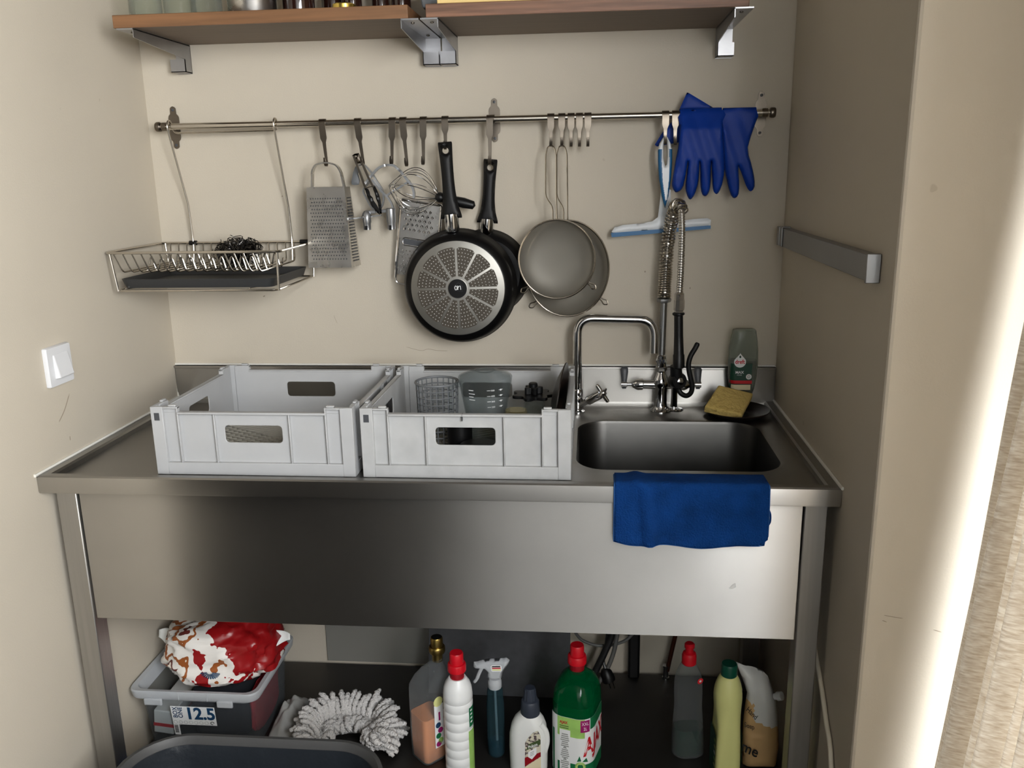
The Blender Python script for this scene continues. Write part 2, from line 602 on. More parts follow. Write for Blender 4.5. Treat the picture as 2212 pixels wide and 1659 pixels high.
def round_path(pts, r, k=6):
    """polyline with its inner corners rounded"""
    P = [V(p) for p in pts]
    out = [P[0]]
    for i in range(1, len(P) - 1):
        a, b, c = P[i - 1], P[i], P[i + 1]
        u, w = (a - b), (c - b)
        q = min(r, u.length * 0.49, w.length * 0.49)
        s0, s1 = b + u.normalized() * q, b + w.normalized() * q
        for j in range(k + 1):
            t = j / k
            out.append((1 - t) ** 2 * s0 + 2 * t * (1 - t) * b + t * t * s1)
    out.append(P[-1])
    return out

def ring(c, r, n=48, ax=1.0, plane='xz'):
    c = V(c)
    if plane == 'xz':
        return [c + V((r * ax * math.cos(2 * PI * i / n), 0, r * math.sin(2 * PI * i / n))) for i in range(n)]
    return [c + V((r * math.cos(2 * PI * i / n), r * math.sin(2 * PI * i / n), 0)) for i in range(n)]

def to_axis(d):
    return V(d).to_track_quat('Z', 'Y').to_matrix()

def plane_fn(o, u=(1, 0, 0), w=(0, 0, 1), n=(0, -1, 0)):
    o, u, w, n = V(o), V(u), V(w), V(n)
    return lambda a, b, t=0.0: o + u * a + w * b + n * t

def cyl_fn(cx, cy, R, z0, a0=0.0):
    def f(a, b, t=0.0):
        g = a0 + a / R
        return V((cx + (R + t) * math.sin(g), cy - (R + t) * math.cos(g), z0 + b))
    return f

def text(name, body, size, m, parent, fn, align='CENTER', t=0.0004, sx=1.0, shear=0.0, weight=0.0):
    cu = bpy.data.curves.new('lettering', 'FONT')
    cu.body = body
    cu.size = size
    cu.align_x = align
    cu.shear = shear
    cu.offset = weight
    cu.resolution_u = 3
    tmp = bpy.data.objects.new('tmp_text', cu)
    me = bpy.data.meshes.new_from_object(tmp)
    bpy.data.objects.remove(tmp)
    mb = MB()
    mb.add([fn(v.co.x * sx, v.co.y, t) for v in me.vertices], [tuple(p.vertices) for p in me.polygons])
    bpy.data.meshes.remove(me)
    return mb.build(name, m, parent, smooth=False, fix=False)

def decal(name, outl, m, parent, fn, t=0.0003):
    """flat print: a filled outline laid on a surface"""
    vo, eo, fo = delaunay_2d_cdt([V(p) for p in outl], [(i, (i + 1) % len(outl)) for i in range(len(outl))], [], 1, 1e-7)[:3]
    return MB().add([fn(p.x, p.y, t) for p in vo], [tuple(f) for f in fo]).build(name, m, parent, smooth=False, fix=False)

def patch(name, x0, z0, x1, z1, m, parent, fn, t=0.0003, nu=10, nv=1):
    return MB().grid(lambda u, w: fn(x0 + (x1 - x0) * u, z0 + (z1 - z0) * w, t), nu, nv).build(name, m, parent, fix=False)

def disc_pts(cx, cz, r, n=24, sx=1.0):
    return [(cx + r * sx * math.cos(2 * PI * i / n), cz + r * math.sin(2 * PI * i / n)) for i in range(n)]

# ================================================================== the room
def slab(name, m, *boxes, bevel=0.0):
    mb = MB()
    for b in boxes:
        mb.box(*b)
    return struct(mb.build(name, m, smooth=False, bevel=bevel))

slab('floor', 'floor', (-2.7, -4.6, -0.08, 2.3, 0.12, 0.0))
slab('ceiling', 'ceiling', (-2.7, -4.6, 2.5, 2.3, 0.12, 2.58))
slab('wall_back', 'wall', (-0.12, 0.0, 0.0, 1.72, 0.12, 2.5))
slab('wall_left', 'wall', (-0.12, -1.12, 0.0, 0.0, 0.0, 2.5))
slab('wall_right', 'wall', (1.60, -0.81, 0.0, 2.0, 0.0, 2.5), bevel=0.006)
slab('wall_side', 'wall', (1.86, -4.3, 2.3, 1.96, -0.81, 2.5), (1.86, -0.87, 0.0, 1.96, -0.81, 2.3), (1.86, -1.95, 0.0, 1.96, -1.85, 2.3),
     (1.86, -4.3, 0.0, 1.96, -1.95, 1.25), (1.86, -4.3, 1.25, 1.96, -4.14, 2.3), (1.86, -1.85, 0.0, 1.96, -0.87, 0.06))  # unseen solid wall up to the high sill, added to keep the under-table dark
slab('wall_front', 'white_wall', (0.40, -4.3, 0.0, 1.86, -4.2, 2.5))
slab('wall_front_left', 'dark_room', (-2.7, -4.3, 0.0, 0.40, -4.2, 2.5))
slab('wall_kitchen', 'dark_room', (-2.7, -4.2, 0.0, -2.6, -1.0, 2.5), (-2.7, -1.0, 0.0, -0.12, -0.9, 2.5))
slab('door_1', 'frame', (1.88, -0.92, 0.06, 1.94, -0.87, 2.3), (1.88, -1.85, 0.06, 1.94, -1.80, 2.3), (1.88, -1.80, 0.06, 1.94, -0.92, 0.14), (1.88, -1.80, 2.24, 1.94, -0.92, 2.3))
slab('window_1', 'frame', (1.88, -2.0, 1.25, 1.94, -1.95, 2.3), (1.88, -4.14, 1.25, 1.94, -4.09, 2.3), (1.88, -3.07, 1.25, 1.94, -3.02, 2.3),
     (1.88, -4.09, 1.25, 1.94, -2.0, 1.30), (1.88, -4.09, 2.25, 1.94, -2.0, 2.3))
# white sealant beads where the steel top meets the walls
struct(MB().tube([(0.002, -0.64, 0.902), (0.002, -0.012, 0.902), (0.003, -0.003, 0.992)], 0.0035, 6).build('trim_1', 'seal'))
struct(MB().tube([(0.0, -0.003, 0.992), (1.597, -0.003, 0.992)], 0.0035, 6).build('trim_2', 'seal'))
struct(MB().tube([(1.597, -0.003, 0.992), (1.598, -0.008, 0.902), (1.598, -0.64, 0.902)], 0.0035, 6).build('trim_3', 'seal'))

# ================================================================== sink table
T = thing('sink_table', 'long stainless steel catering sink table with raised rim, plain front apron and undershelf', 'sink table', (0.8, -0.31, 0.0))
HX0, HX1, HY0, HY1 = 1.098, 1.528, -0.500, -0.142
hc = ((HX0 + HX1) / 2, (HY0 + HY1) / 2)
hole = [(x + hc[0], y + hc[1]) for x, y in rrect(HX1 - HX0, HY1 - HY0, 0.07, 9)]
def rim_loop(x0, y0, x1, y1, z):
    return [V((x0, y0, z)), V((x1, y0, z)), V((x1, y1, z)), V((x0, y1, z))]
mb = MB()
mb.loft([rim_loop(0.0015, -0.632, 1.5985, -0.0015, 0.862), rim_loop(0.001, -0.634, 1.599, -0.001, 0.866), rim_loop(0.001, -0.634, 1.599, -0.001, 0.897),
         rim_loop(0.003, -0.631, 1.597, -0.001, 0.900), rim_loop(0.022, -0.617, 1.578, -0.010, 0.900),
         rim_loop(0.026, -0.613, 1.574, -0.012, 0.896), rim_loop(0.026, -0.613, 1.574, -0.012, 0.885)], cap0=False, cap1=False)
o1 = rect_match(1.05, -0.613, 1.574, -0.012, hole)
mb.loft([[V((x, y, 0.885)) for x, y in o1],
         [V((hc[0] + (x - hc[0]) * 1.03, hc[1] + (y - hc[1]) * 1.035, 0.885)) for x, y in hole],
         [V((x, y, 0.882)) for x, y in hole]], cap0=False, cap1=False)
mb.add([(0.026, -0.613, 0.885), (1.05, -0.613, 0.885), (1.05, -0.012, 0.885), (0.026, -0.012, 0.885)], [(0, 1, 2, 3)])
mb.mi = [1 if k < 8 else 0 for k in range(len(mb.mi))]
mb.build('worktop', ['steel', 'steel_v'], T)
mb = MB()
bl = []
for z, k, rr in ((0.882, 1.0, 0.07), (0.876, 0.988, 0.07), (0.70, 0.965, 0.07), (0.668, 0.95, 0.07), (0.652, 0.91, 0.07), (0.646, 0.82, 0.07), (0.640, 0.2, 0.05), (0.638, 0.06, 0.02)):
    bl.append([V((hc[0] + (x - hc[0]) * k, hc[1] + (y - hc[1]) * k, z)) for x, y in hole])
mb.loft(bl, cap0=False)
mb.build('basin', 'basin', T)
mb = MB().box(0.001, -0.012, 0.885, 1.599, -0.001, 0.990)
mb.box(0.001, -0.017, 0.984, 1.599, -0.012, 0.990)
mb.build('backsplash', 'steel_v', T, bevel=0.0012)
MB().box(0.069, -0.607, 0.566, 1.537, -0.600, 0.862).build('apron', 'steel_v', T, bevel=0.001)
for x0, x1, y0, y1 in ((0.0225, 0.066, -0.612, -0.568), (1.5395, 1.582, -0.612, -0.568), (0.0225, 0.066, -0.085, -0.042), (1.5395, 1.582, -0.085, -0.042)):
    MB().box(x0, y0, 0.0, x1, y1, 0.864).build('leg', 'steel_leg', T, bevel=0.002)
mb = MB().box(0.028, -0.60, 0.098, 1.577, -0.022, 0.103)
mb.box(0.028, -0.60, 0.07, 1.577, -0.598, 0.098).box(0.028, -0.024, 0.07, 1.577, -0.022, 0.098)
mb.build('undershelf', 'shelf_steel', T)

def scuff(wall, name, pts, wd, m='scuff'):
    MB().ribbon(spline(pts, 4), [0.0002] + [wd] * (4 * (len(pts) - 1) - 1) + [0.0002], 0.0004, V((0, 0, 1)) if abs(pts[0][2] - pts[-1][2]) < abs(pts[0][0] - pts[-1][0]) + abs(pts[0][1] - pts[-1][1]) else V((1, 0, 0)) if name != 'x' else V((0, 1, 0))).build('scuff_mark', m, wall, smooth=False)
WB, WL, WR = bpy.data.objects['wall_back'], bpy.data.objects['wall_left'], bpy.data.objects['wall_right']
y_ = -0.0003
scuff(WB, 'b', [(0.451, y_, 1.125), (0.455, y_, 1.112), (0.459, y_, 1.103)], 0.0008)
scuff(WB, 'b', [(0.640, y_, 1.040), (0.680, y_, 1.030), (0.700, y_, 1.034), (0.725, y_, 1.030), (0.752, y_, 1.029)], 0.0010)
scuff(WB, 'b', [(0.735, y_, 1.063), (0.748, y_, 1.070), (0.752, y_, 1.076)], 0.0009)
scuff(WB, 'b', [(0.262, y_, 1.175), (0.268, y_, 1.178)], 0.003)
scuff(WB, 'b', [(1.262, y_, 1.235), (1.266, y_, 1.234)], 0.004)
scuff(WB, 'b', [(1.376, y_, 1.192), (1.379, y_, 1.192)], 0.004)
scuff(WB, 'b', [(0.335, y_, 1.435), (0.338, y_, 1.434)], 0.004)
scuff(WL, 'x', [(0.0003, -0.535, 0.985), (0.0003, -0.510, 1.005), (0.0003, -0.485, 1.035)], 0.0022)
scuff(WL, 'x', [(0.0003, -0.505, 0.945), (0.0003, -0.506, 0.935)], 0.0020)
yp = -0.8103
scuff(WR, 'b', [(1.632, yp, 0.737), (1.648, yp, 0.734), (1.664, yp, 0.732)], 0.0010)
scuff(WR, 'b', [(1.630, yp, 0.727), (1.638, yp, 0.724)], 0.0012)
scuff(WR, 'b', [(1.716, yp, 0.712), (1.730, yp, 0.708)], 0.0012)

# ================================================================== curtain and switch
def curt(u, w):
    z = 0.02 + 2.25 * w
    edge = -0.852
    s = u * 1.25
    y = edge - s * 0.78
    amp = 0.019 * min(1, 0.35 + u * 10)
    x = min(1.80, 1.722 + (z - 0.47) * 0.077) + min(1, 0.3 + u * 25) * (amp * math.sin(s * 105 + 0.6 * math.sin(z * 2.1) + 0.9) + 0.008 * math.sin(s * 47 + z * 1.7) + 0.003 * noise.noise(V((s * 20, z * 3, 2))))
    return V((x, y, z))
c = MB().grid(curt, 260, 40).build('curtain', 'curtain', loc=(1.715, -1.0, 0.02), ang=180, fix=False)
tag(c, 'beige textured linen curtain hanging in folds at the right edge', 'curtain')
c.modifiers.new('solid', 'SOLIDIFY').thickness = 0.0016

sw = thing('light_switch', 'square white rocker light switch on the left wall', 'switch', (0.0, -0.515, 1.106))
sfn = plane_fn((0.0, -0.515, 1.106), (0, 1, 0), (0, 0, 1), (1, 0, 0))
MB().loft([[sfn(a, b, t) for a, b in rrect(w, w, 0.004, 3)] for w, t in ((0.084, 0.0005), (0.084, 0.006), (0.081, 0.010), (0.052, 0.0105))]).build('switch_frame', 'plate_white', sw)
MB().add([sfn(-0.024, -0.026, 0.010), sfn(0.030, -0.026, 0.010), sfn(0.030, 0.026, 0.010), sfn(-0.024, 0.026, 0.010),
          sfn(-0.021, -0.024, 0.021), sfn(0.028, -0.024, 0.021), sfn(0.028, 0.024, 0.012), sfn(-0.021, 0.024, 0.012)],
         [(3, 2, 1, 0), (4, 5, 6, 7), (0, 1, 5, 4), (1, 2, 6, 5), (2, 3, 7, 6), (3, 0, 4, 7)]).build('rocker', 'plate_white', sw, bevel=0.002)

MB().add([(1.404, -0.6076, 0.676), (1.410, -0.6076, 0.674), (1.418, -0.6076, 0.679), (1.416, -0.6076, 0.688), (1.409, -0.6076, 0.682)], [(0, 1, 2, 3, 4)]).build('paint_fleck', 'whiteink', T, smooth=False, fix=False)
# ================================================================== wall shelves
def bracket(par, x0, side):
    """x0..x0+0.038 plate on the wall; web on the left (side 0) or right (side 1)"""
    xw = x0 if side == 0 else x0 + 0.0365
    mb = MB()
    yz = [(-0.001, 1.8035), (-0.275, 1.8035), (-0.275, 1.785), (-0.036, 1.768), (-0.036, 1.738), (-0.001, 1.738)]
    mb.loft([[V((xw, y, z)) for y, z in yz], [V((xw + 0.0018, y, z)) for y, z in yz]])
    mb.box(x0, -0.275, 1.8015, x0 + 0.0383, -0.001, 1.8045)
    mb.box(x0, -0.003, 1.737, x0 + 0.0383, -0.001, 1.803)
    # folded foot in front of the wall plate
    mb.add([(x0, -0.036, 1.738), (x0 + 0.0383, -0.036, 1.738), (x0 + 0.0383, -0.036, 1.768), (x0, -0.036, 1.768),
            (x0, -0.034, 1.738), (x0 + 0.0383, -0.034, 1.738), (x0 + 0.0383, -0.034, 1.768), (x0, -0.034, 1.768)],
           [(0, 1, 2, 3), (7, 6, 5, 4), (0, 4, 5, 1), (3, 2, 6, 7), (0, 3, 7, 4), (1, 5, 6, 2)])
    mb.add([(x0, -0.003, 1.738), (x0 + 0.0383, -0.003, 1.738), (x0 + 0.0383, -0.036, 1.738), (x0, -0.036, 1.738),
            (x0, -0.003, 1.740), (x0 + 0.0383, -0.003, 1.740), (x0 + 0.0383, -0.036, 1.740), (x0, -0.036, 1.740)],
           [(0, 1, 2, 3), (7, 6, 5, 4), (0, 4, 5, 1), (3, 2, 6, 7), (0, 3, 7, 4), (1, 5, 6, 2)])
    b = mb.build('bracket', 'bracket', par, smooth=False)
    for y in (-0.06, -0.24):
        MB().lathe([(0.004, 0), (0.004, -0.002), (0.002, -0.003)], (x0 + 0.019, y, 1.8012), n=10).build('screw', 'hookm', b)

S1 = thing('wall_shelf', 'left oiled wood wall shelf on two metal brackets, carrying jars', 'shelf', (0.412, -0.137, 1.805))
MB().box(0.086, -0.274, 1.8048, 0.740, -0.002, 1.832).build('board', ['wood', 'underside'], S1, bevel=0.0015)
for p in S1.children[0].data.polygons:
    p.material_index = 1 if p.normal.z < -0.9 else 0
bracket(S1, 0.093, 1)
bracket(S1, 0.724, 0)
S2 = thing('wall_shelf', 'right reddish wood wall shelf on two metal brackets, carrying the pale pine board', 'shelf', (1.113, -0.137, 1.805))
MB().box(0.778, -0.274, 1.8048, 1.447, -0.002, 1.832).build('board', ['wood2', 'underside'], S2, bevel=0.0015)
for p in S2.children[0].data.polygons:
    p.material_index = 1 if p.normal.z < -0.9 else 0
bracket(S2, 0.766, 1)
bracket(S2, 1.418, 0)

def jar(x, y, r, h, label, m, mlid=None, group=None, nm='glass_jar', cat='jar'):
    t = thing(nm, label, cat, (x, y, 1.8322), group)
    MB().lathe([(r * 0.86, 0), (r * 0.97, 0.004), (r, 0.012), (r, h * 0.75), (r * 0.9, h * 0.86), (r * 0.78, h * 0.9), (r * 0.78, h),
                (r * 0.72, h), (r * 0.72, h * 0.89), (r * 0.95, h * 0.72), (r * 0.95, 0.014), (r * 0.8, 0.006)], (x, y, 1.8322), n=28).build('jar_body', m, t)
    if mlid:
        MB().lathe([(r * 0.82, h), (r * 0.84, h + 0.002), (r * 0.84, h + 0.014), (r * 0.8, h + 0.016)], (x, y, 1.8322), n=24).build('jar_lid', mlid, t)
    return t
jar(0.128, -0.20, 0.036, 0.13, 'clear empty glass jar at the far left end of the left shelf', 'glass', 'inox')
jar(0.196, -0.175, 0.036, 0.14, 'clear glass jar second from the left end of the shelf', 'glass', 'inox')
jar(0.272, -0.205, 0.034, 0.13, 'clear glass jar directly left of the shiny steel tin', 'glass', 'inox')
t = thing('steel_tin', 'shiny round steel tin standing between the glass jars and dark jars', 'tin', (0.372, -0.19, 1.8322))
MB().lathe([(0.052, 0), (0.054, 0.003), (0.054, 0.10), (0.056, 0.103), (0.05, 0.104), (0.05, 0.004)], (0.372, -0.19, 1.8322), n=36).build('tin_body', 'inox', t)
MB().lathe([(0.0565, 0.104), (0.0565, 0.120), (0.052, 0.123)], (0.372, -0.19, 1.8322), n=36).build('tin_lid', 'inox', t)
jar(0.468, -0.16, 0.036, 0.12, 'dark brown jar immediately right of the steel tin', 'brownjar', 'black')
jar(0.530, -0.10, 0.026, 0.12, 'slim dark brown jar behind the gold lid, second of the dark jars', 'brownjar', 'black')
jar(0.586, -0.14, 0.022, 0.12, 'dark brown jar just behind and right of the gold lid', 'brownjar', 'black')
jar(0.643, -0.10, 0.021, 0.11, 'small dark jar second from the right end of the left shelf', 'brownjar', 'black')
jar(0.693, -0.11, 0.022, 0.11, 'small dark jar at the right end of the left shelf', 'brownjar', 'black')
g = MB().lathe([(0.024, 0), (0.026, 0.002), (0.026, 0.010), (0.024, 0.012), (0.0, 0.012)], (0.592, -0.232, 1.8322), n=28).build('jar_lid', 'gold', loc=(0.592, -0.232, 1.8322))
tag(g, 'loose gold screw lid lying on the front edge of the left shelf', 'lid')
g = MB().box(0.802, -0.268, 1.8322, 1.19, -0.06, 1.856).build('pine_board', 'pine', loc=(1.0, -0.16, 1.8322), bevel=0.002)
tag(g, 'pale pine wooden board lying on the right shelf', 'board')
mb = MB().add([(0.752, -0.17, 1.842), (0.802, -0.17, 1.842), (0.802, -0.06, 1.842), (0.752, -0.06, 1.842),
               (0.745, -0.18, 1.90), (0.801, -0.18, 1.90), (0.801, -0.05, 1.90), (0.745, -0.05, 1.90)],
              [(3, 2, 1, 0), (4, 5, 6, 7), (0, 1, 5, 4), (1, 2, 6, 5), (2, 3, 7, 6), (3, 0, 4, 7)])
mb.box(0.779, -0.17, 1.8322, 0.801, -0.06, 1.842)
g = mb.build('plastic_tub', 'greyplastic', loc=(0.78, -0.11, 1.8322), bevel=0.003)
tag(g, 'grey plastic tub end poking over the gap between the two shelves', 'tub')

# ================================================================== hanging rail with hooks
RY, RZ, RR = -0.055, 1.609, 0.0078
R = thing('hanging_rail', 'long chromed steel utensil rail across the back wall', 'rail', (0.8, 0.0, RZ))
MB().tube([(0.056, RY, RZ), (1.546, RY, RZ)], RR, 16).build('rod', 'wire', R)
for x, s in ((0.054, 1), (1.548, -1)):
    MB().lathe([(0.0, 0), (0.0105, 0.0), (0.012, 0.003), (0.012, 0.010), (0.0105, 0.013), (0.008, 0.0135)], (x - 0.006 * s, RY, RZ), to_axis((s, 0, 0)), 16).build('end_cap', 'hookm', R)
pl = [(-0.007, 0.047), (-0.004, 0.0505), (0.0, 0.052), (0.004, 0.0505), (0.007, 0.047), (0.0075, 0.034), (0.012, 0.029), (0.0135, 0.024), (0.0135, -0.024),
      (0.012, -0.029), (0.0075, -0.034), (0.007, -0.047), (0.004, -0.0505), (0.0, -0.052), (-0.004, -0.0505), (-0.007, -0.047), (-0.0075, -0.034), (-0.012, -0.029), (-0.0135, -0.024), (-0.0135, 0.024), (-0.012, 0.029), (-0.0075, 0.034)]
for x in (0.070, 0.890, 1.530):
    f = plane_fn((x, 0.0, RZ))
    b = MB().prism(pl, f, 0.0005, 0.0035).tube([(x, -0.003, RZ), (x, RY + 0.008, RZ)], 0.006, 12)
    b.lathe([(0.0085, -0.006), (0.0105, -0.006), (0.0105, 0.006), (0.0085, 0.006)], (x, RY, RZ), to_axis((1, 0, 0)), 16, caps=False)
    b = b.build('rail_bracket', 'hookm', R)
    for dz in (0.043, -0.043):
        MB().lathe([(0.0036, 0), (0.0036, 0.001), (0.002, 0.0016)], f(0, dz, 0.0035), to_axis((0, -1, 0)), 10).build('screw', 'darkgrey', b)

def hook(x, zb, label, lean=0.0, short=False):
    """flat strap hook over the rail, its curled tip at height zb"""
    r = RR + 0.0016
    path = [(RY + r, RZ - 0.006)]
    for k in range(9):
        a = -PI * k / 8
        path.append((RY + r * math.cos(a), RZ - r * math.sin(a)))
    zt = RZ - (0.022 if short else 0.036)
    path += [(RY - r, RZ - 0.012), (RY - r, zt), (RY - r + 0.001, zt - 0.010), (RY - r + 0.002, zb + 0.012), (RY - r, zb + 0.004),
             (RY - r - 0.005, zb), (RY - r - 0.010, zb + 0.002), (RY - r - 0.0135, zb + 0.009), (RY - r - 0.014, zb + 0.020)]
    wid = [0.0165] * 12 + [0.009] + [0.0072] * 3 + [0.0068] * 2 + [0.005]
    n = len(path)
    wid = (wid + [0.005] * n)[:n]
    p3 = []
    for (y, z) in path:
        p3.append(V((x + lean * max(0, RZ - z), y, z)))
    h = MB().ribbon(p3, wid, 0.0017).build('steel_hook', 'hookm', loc=(x, RY, RZ), bevel=0.0004)
    return tag(h, label, 'hook', 'steel strap hooks on the rail')
hook(0.473, 1.507, 'long steel strap hook holding the box grater', 0.06)
hook(0.561, 1.507, 'long steel strap hook holding the black tipped tongs', 0.10)
hook(0.647, 1.508, 'long steel strap hook holding the grey looped pitter', -0.05)
hook(0.673, 1.503, 'long dark steel strap hook half hidden behind the whisk, left of its hook', 0.06)
hook(0.723, 1.506, 'long steel strap hook from which the balloon whisk hangs', -0.03)
hook(0.776, 1.541, 'short steel strap hook through the handle of the front pan', 0.0, True)
hook(0.885, 1.504, 'long steel strap hook through the handle of the rear pan', -0.02)
hook(1.031, 1.543, 'short steel strap hook holding the front strainer', 0, True)
hook(1.057, 1.543, 'short steel strap hook holding the rear strainer', 0, True)
hook(1.079, 1.541, 'empty short hook, nearest the strainers of three empty ones', 0, True)
hook(1.099, 1.541, 'empty short hook, middle of three empty ones on the rail', 0, True)
hook(1.119, 1.541, 'empty short hook, farthest from the strainers of three empty ones', 0, True)
hook(1.301, 1.543, 'short steel strap hook holding the window squeegee', 0, True)
hook(1.324, 1.541, 'short steel strap hook between squeegee and blue gloves', 0, True)

# ================================================================== dish rack hanging from the rail
K = thing('dish_rack', 'stainless wire dish rack hanging by two bent wires at the left end of the rail', 'dish rack', (0.22, -0.15, 1.234))
def rr3(x0, x1, y0, y1, r, z):
    return [V((p[0] + (x0 + x1) / 2, p[1] + (y0 + y1) / 2, z)) for p in rrect(x1 - x0, y1 - y0, r, 6)]
MB().tube(rr3(0.010, 0.424, -0.297, -0.022, 0.02, 1.320), 0.0032, 8, True).build('rim_wire', 'wire', K)
MB().tube(rr3(0.028, 0.412, -0.290, -0.026, 0.015, 1.232), 0.0028, 8, True).build('lower_frame', 'wire', K)
w = [(0.097, -0.012, 1.300), (0.097, -0.022, 1.32), (0.096, -0.028, 1.42), (0.083, -0.066, 1.596), (0.083, -0.0685, 1.611), (0.083, -0.062, 1.6215), (0.083, -0.052, 1.6215), (0.084, -0.043, 1.610), (0.088, -0.042, 1.597), (0.098, -0.042, 1.5935)]
w2 = [(0.36 + (0.098 - p[0]) * -0.0, p[1], p[2]) for p in w]
w2 = [(0.361, -0.012, 1.300), (0.361, -0.022, 1.32), (0.360, -0.028, 1.41), (0.354, -0.066, 1.596), (0.354, -0.0685, 1.611), (0.354, -0.062, 1.6215), (0.354, -0.052, 1.6215), (0.353, -0.043, 1.610), (0.350, -0.042, 1.598), (0.342, -0.042, 1.5955)]
path = round_path([(0.097, -0.030, 1.275)] + w[1:3], 0.03) + spline(w[3:], 3) + list(reversed(spline(w2[3:], 3))) + round_path([w2[2], w2[1], (0.361, -0.030, 1.275)], 0.03)
MB().tube(path, 0.0027, 8).build('hanger_wire', 'wire', K)
for x, y in ((0.030, -0.291), (0.414, -0.286), (0.414, -0.03), (0.030, -0.03)):
    MB().tube([(x - (0.008 if x < 0.2 else -0.004), y - (0.004 if y < -0.1 else -0.004), 1.320), (x, y, 1.231)], 0.0028, 8).build('corner_post', 'wire', K)
first = None
nW = 16
for i in range(nW):
    x = 0.042 + i * (0.372 - 0.042) / (nW - 1)
    if first is None:
        pth = round_path([(x - 0.010, -0.296, 1.320), (x, -0.282, 1.274), (x, -0.044, 1.274), (x - 0.006, -0.026, 1.318)], 0.012, 4)
        first = MB().tube(pth, 0.0019, 6).build('basket_wire', 'wire', K)
        x00 = x
    else:
        c = first.copy()
        col.objects.link(c)
        c.parent = K
        c.location = (x - x00, 0, 0)
        ORG[c.name] = ORG[K.name]
for y, a in ((-0.205, 0.0), (-0.115, 0.3)):
    MB().tube([(0.068 + 0.30 * i / 160, y, 1.284 + 0.017 * math.sin(2 * PI * 12 * i / 160 + a)) for i in range(161)], 0.0019, 6).build('plate_wire', 'wire', K)
for x in (0.096, 0.236, 0.392):
    MB().lathe([(0.0055, -0.010), (0.006, -0.009), (0.006, 0.009), (0.0055, 0.010)], (x, -0.0215, 1.320), to_axis((1, 0, 0)), 12).build('clip', 'black', K)
MB().tube([(0.045, -0.285, 1.236), (0.060, -0.25, 1.2345), (0.060, -0.03, 1.2345)], 0.0018, 6).build('cross_wire', 'wire', K)
MB().tube([(0.345, -0.288, 1.236), (0.352, -0.25, 1.2345), (0.352, -0.03, 1.2345)], 0.0018, 6).build('cross_wire', 'wire', K)
lo = []
for z, d in ((1.2375, 0.006), (1.2375, 0.0), (1.258, -0.006), (1.258, -0.003), (1.2405, 0.003), (1.2405, 0.01)):
    lo.append([V((p[0] + 0.216, p[1] - 0.158, z)) for p in rrect(0.358 - 2 * d, 0.246 - 2 * d, 0.02, 5)])
g = MB().loft(lo).build('drip_tray', 'tray', loc=(0.216, -0.158, 1.2375))
tag(g, 'flat charcoal plastic drip tray resting in the bottom of the wire dish rack', 'tray')
mb = MB()
rnd = random.Random(3)
for i in range(110):
    th, ph = rnd.uniform(0, 2 * PI), math.acos(rnd.uniform(-1, 1))
    rad = rnd.uniform(0.7, 1.0)
    d = V((math.sin(ph) * math.cos(th), math.sin(ph) * math.sin(th), math.cos(ph)))
    c0 = V((0.268 + 0.05 * d.x * rad, -0.150 + 0.046 * d.y * rad, 1.307 + 0.030 * d.z * rad))
    ax = V((rnd.uniform(-1, 1), rnd.uniform(-1, 1), rnd.uniform(-1, 1))).normalized()
    u = ax.orthogonal().normalized()
    v = ax.cross(u)
    rr = rnd.uniform(0.005, 0.011)
    pts = []
    for k in range(26):
        a = k * 0.62
        pts.append(c0 + (u * math.cos(a) + v * math.sin(a)) * rr * (1 + 0.25 * math.sin(k * 1.3)) + ax * (k - 13) * 0.0011)
    mb.tube(pts, 0.0011, 3)
g = mb.build('scouring_wool', 'wool', loc=(0.268, -0.15, 1.2765), fix=False)
tag(g, 'dark curly steel wool scourer lying in the wire dish rack', 'scourer')

# flat steel bar on the right wall
g = thing('wall_bar', 'flat worn steel bar fixed along the right niche wall', 'bar', (1.60, -0.41, 1.325))
MB().box(1.578, -0.735, 1.302, 1.5815, -0.085, 1.345).box(1.5815, -0.735, 1.342, 1.5995, -0.085, 1.345).build('bar_face', 'steel_dull', g, bevel=0.001)
MB().add([(1.5765, -0.742, 1.299), (1.599, -0.742, 1.299), (1.599, -0.742, 1.347), (1.5765, -0.742, 1.347),
          (1.5765, -0.735, 1.299), (1.599, -0.735, 1.299), (1.599, -0.735, 1.347), (1.5765, -0.735, 1.347)],
         [(0, 1, 2, 3), (7, 6, 5, 4), (0, 4, 5, 1), (3, 2, 6, 7), (0, 3, 7, 4), (1, 5, 6, 2)]).build('end_plate', 'steel_dull', g, bevel=0.001)
mb = MB().box(1.572, -0.082, 1.304, 1.599, -0.060, 1.348).box(1.574, -0.100, 1.303, 1.5775, -0.084, 1.347)
mb.build('end_plate', 'steel_dull', g, bevel=0.001)

# ================================================================== tools hanging on the rail
# box grater
G = thing('box_grater', 'tall four-sided stainless box grater hanging at the left by its loop handle', 'grater', (0.483, -0.07, 1.262))
gt = [(0.434, -0.098), (0.529, -0.098), (0.531, -0.056), (0.440, -0.056)]
gb = [(0.4275, -0.106), (0.537, -0.106), (0.5445, -0.044), (0.434, -0.044)]
zt, zb = 1.457, 1.262
mb = MB()
def ins(q, k):
    cx = sum(p[0] for p in q) / 4
    cy = sum(p[1] for p in q) / 4
    return [(cx + (p[0] - cx) * k, cy + (p[1] - cy) * k) for p in q]
mb.loft([[V((x, y, zb)) for x, y in ins(gb, 0.97)], [V((x, y, zb)) for x, y in gb], [V((x, y, zt)) for x, y in gt], [V((x, y, zt)) for x, y in ins(gt, 0.96)],
         [V((x, y, zb + 0.001)) for x, y in ins(gb, 0.965)]], cap0=False, cap1=False)
body = mb.build('grater_body', 'inox', G, ang=20)
tb = MB()
nR = 18
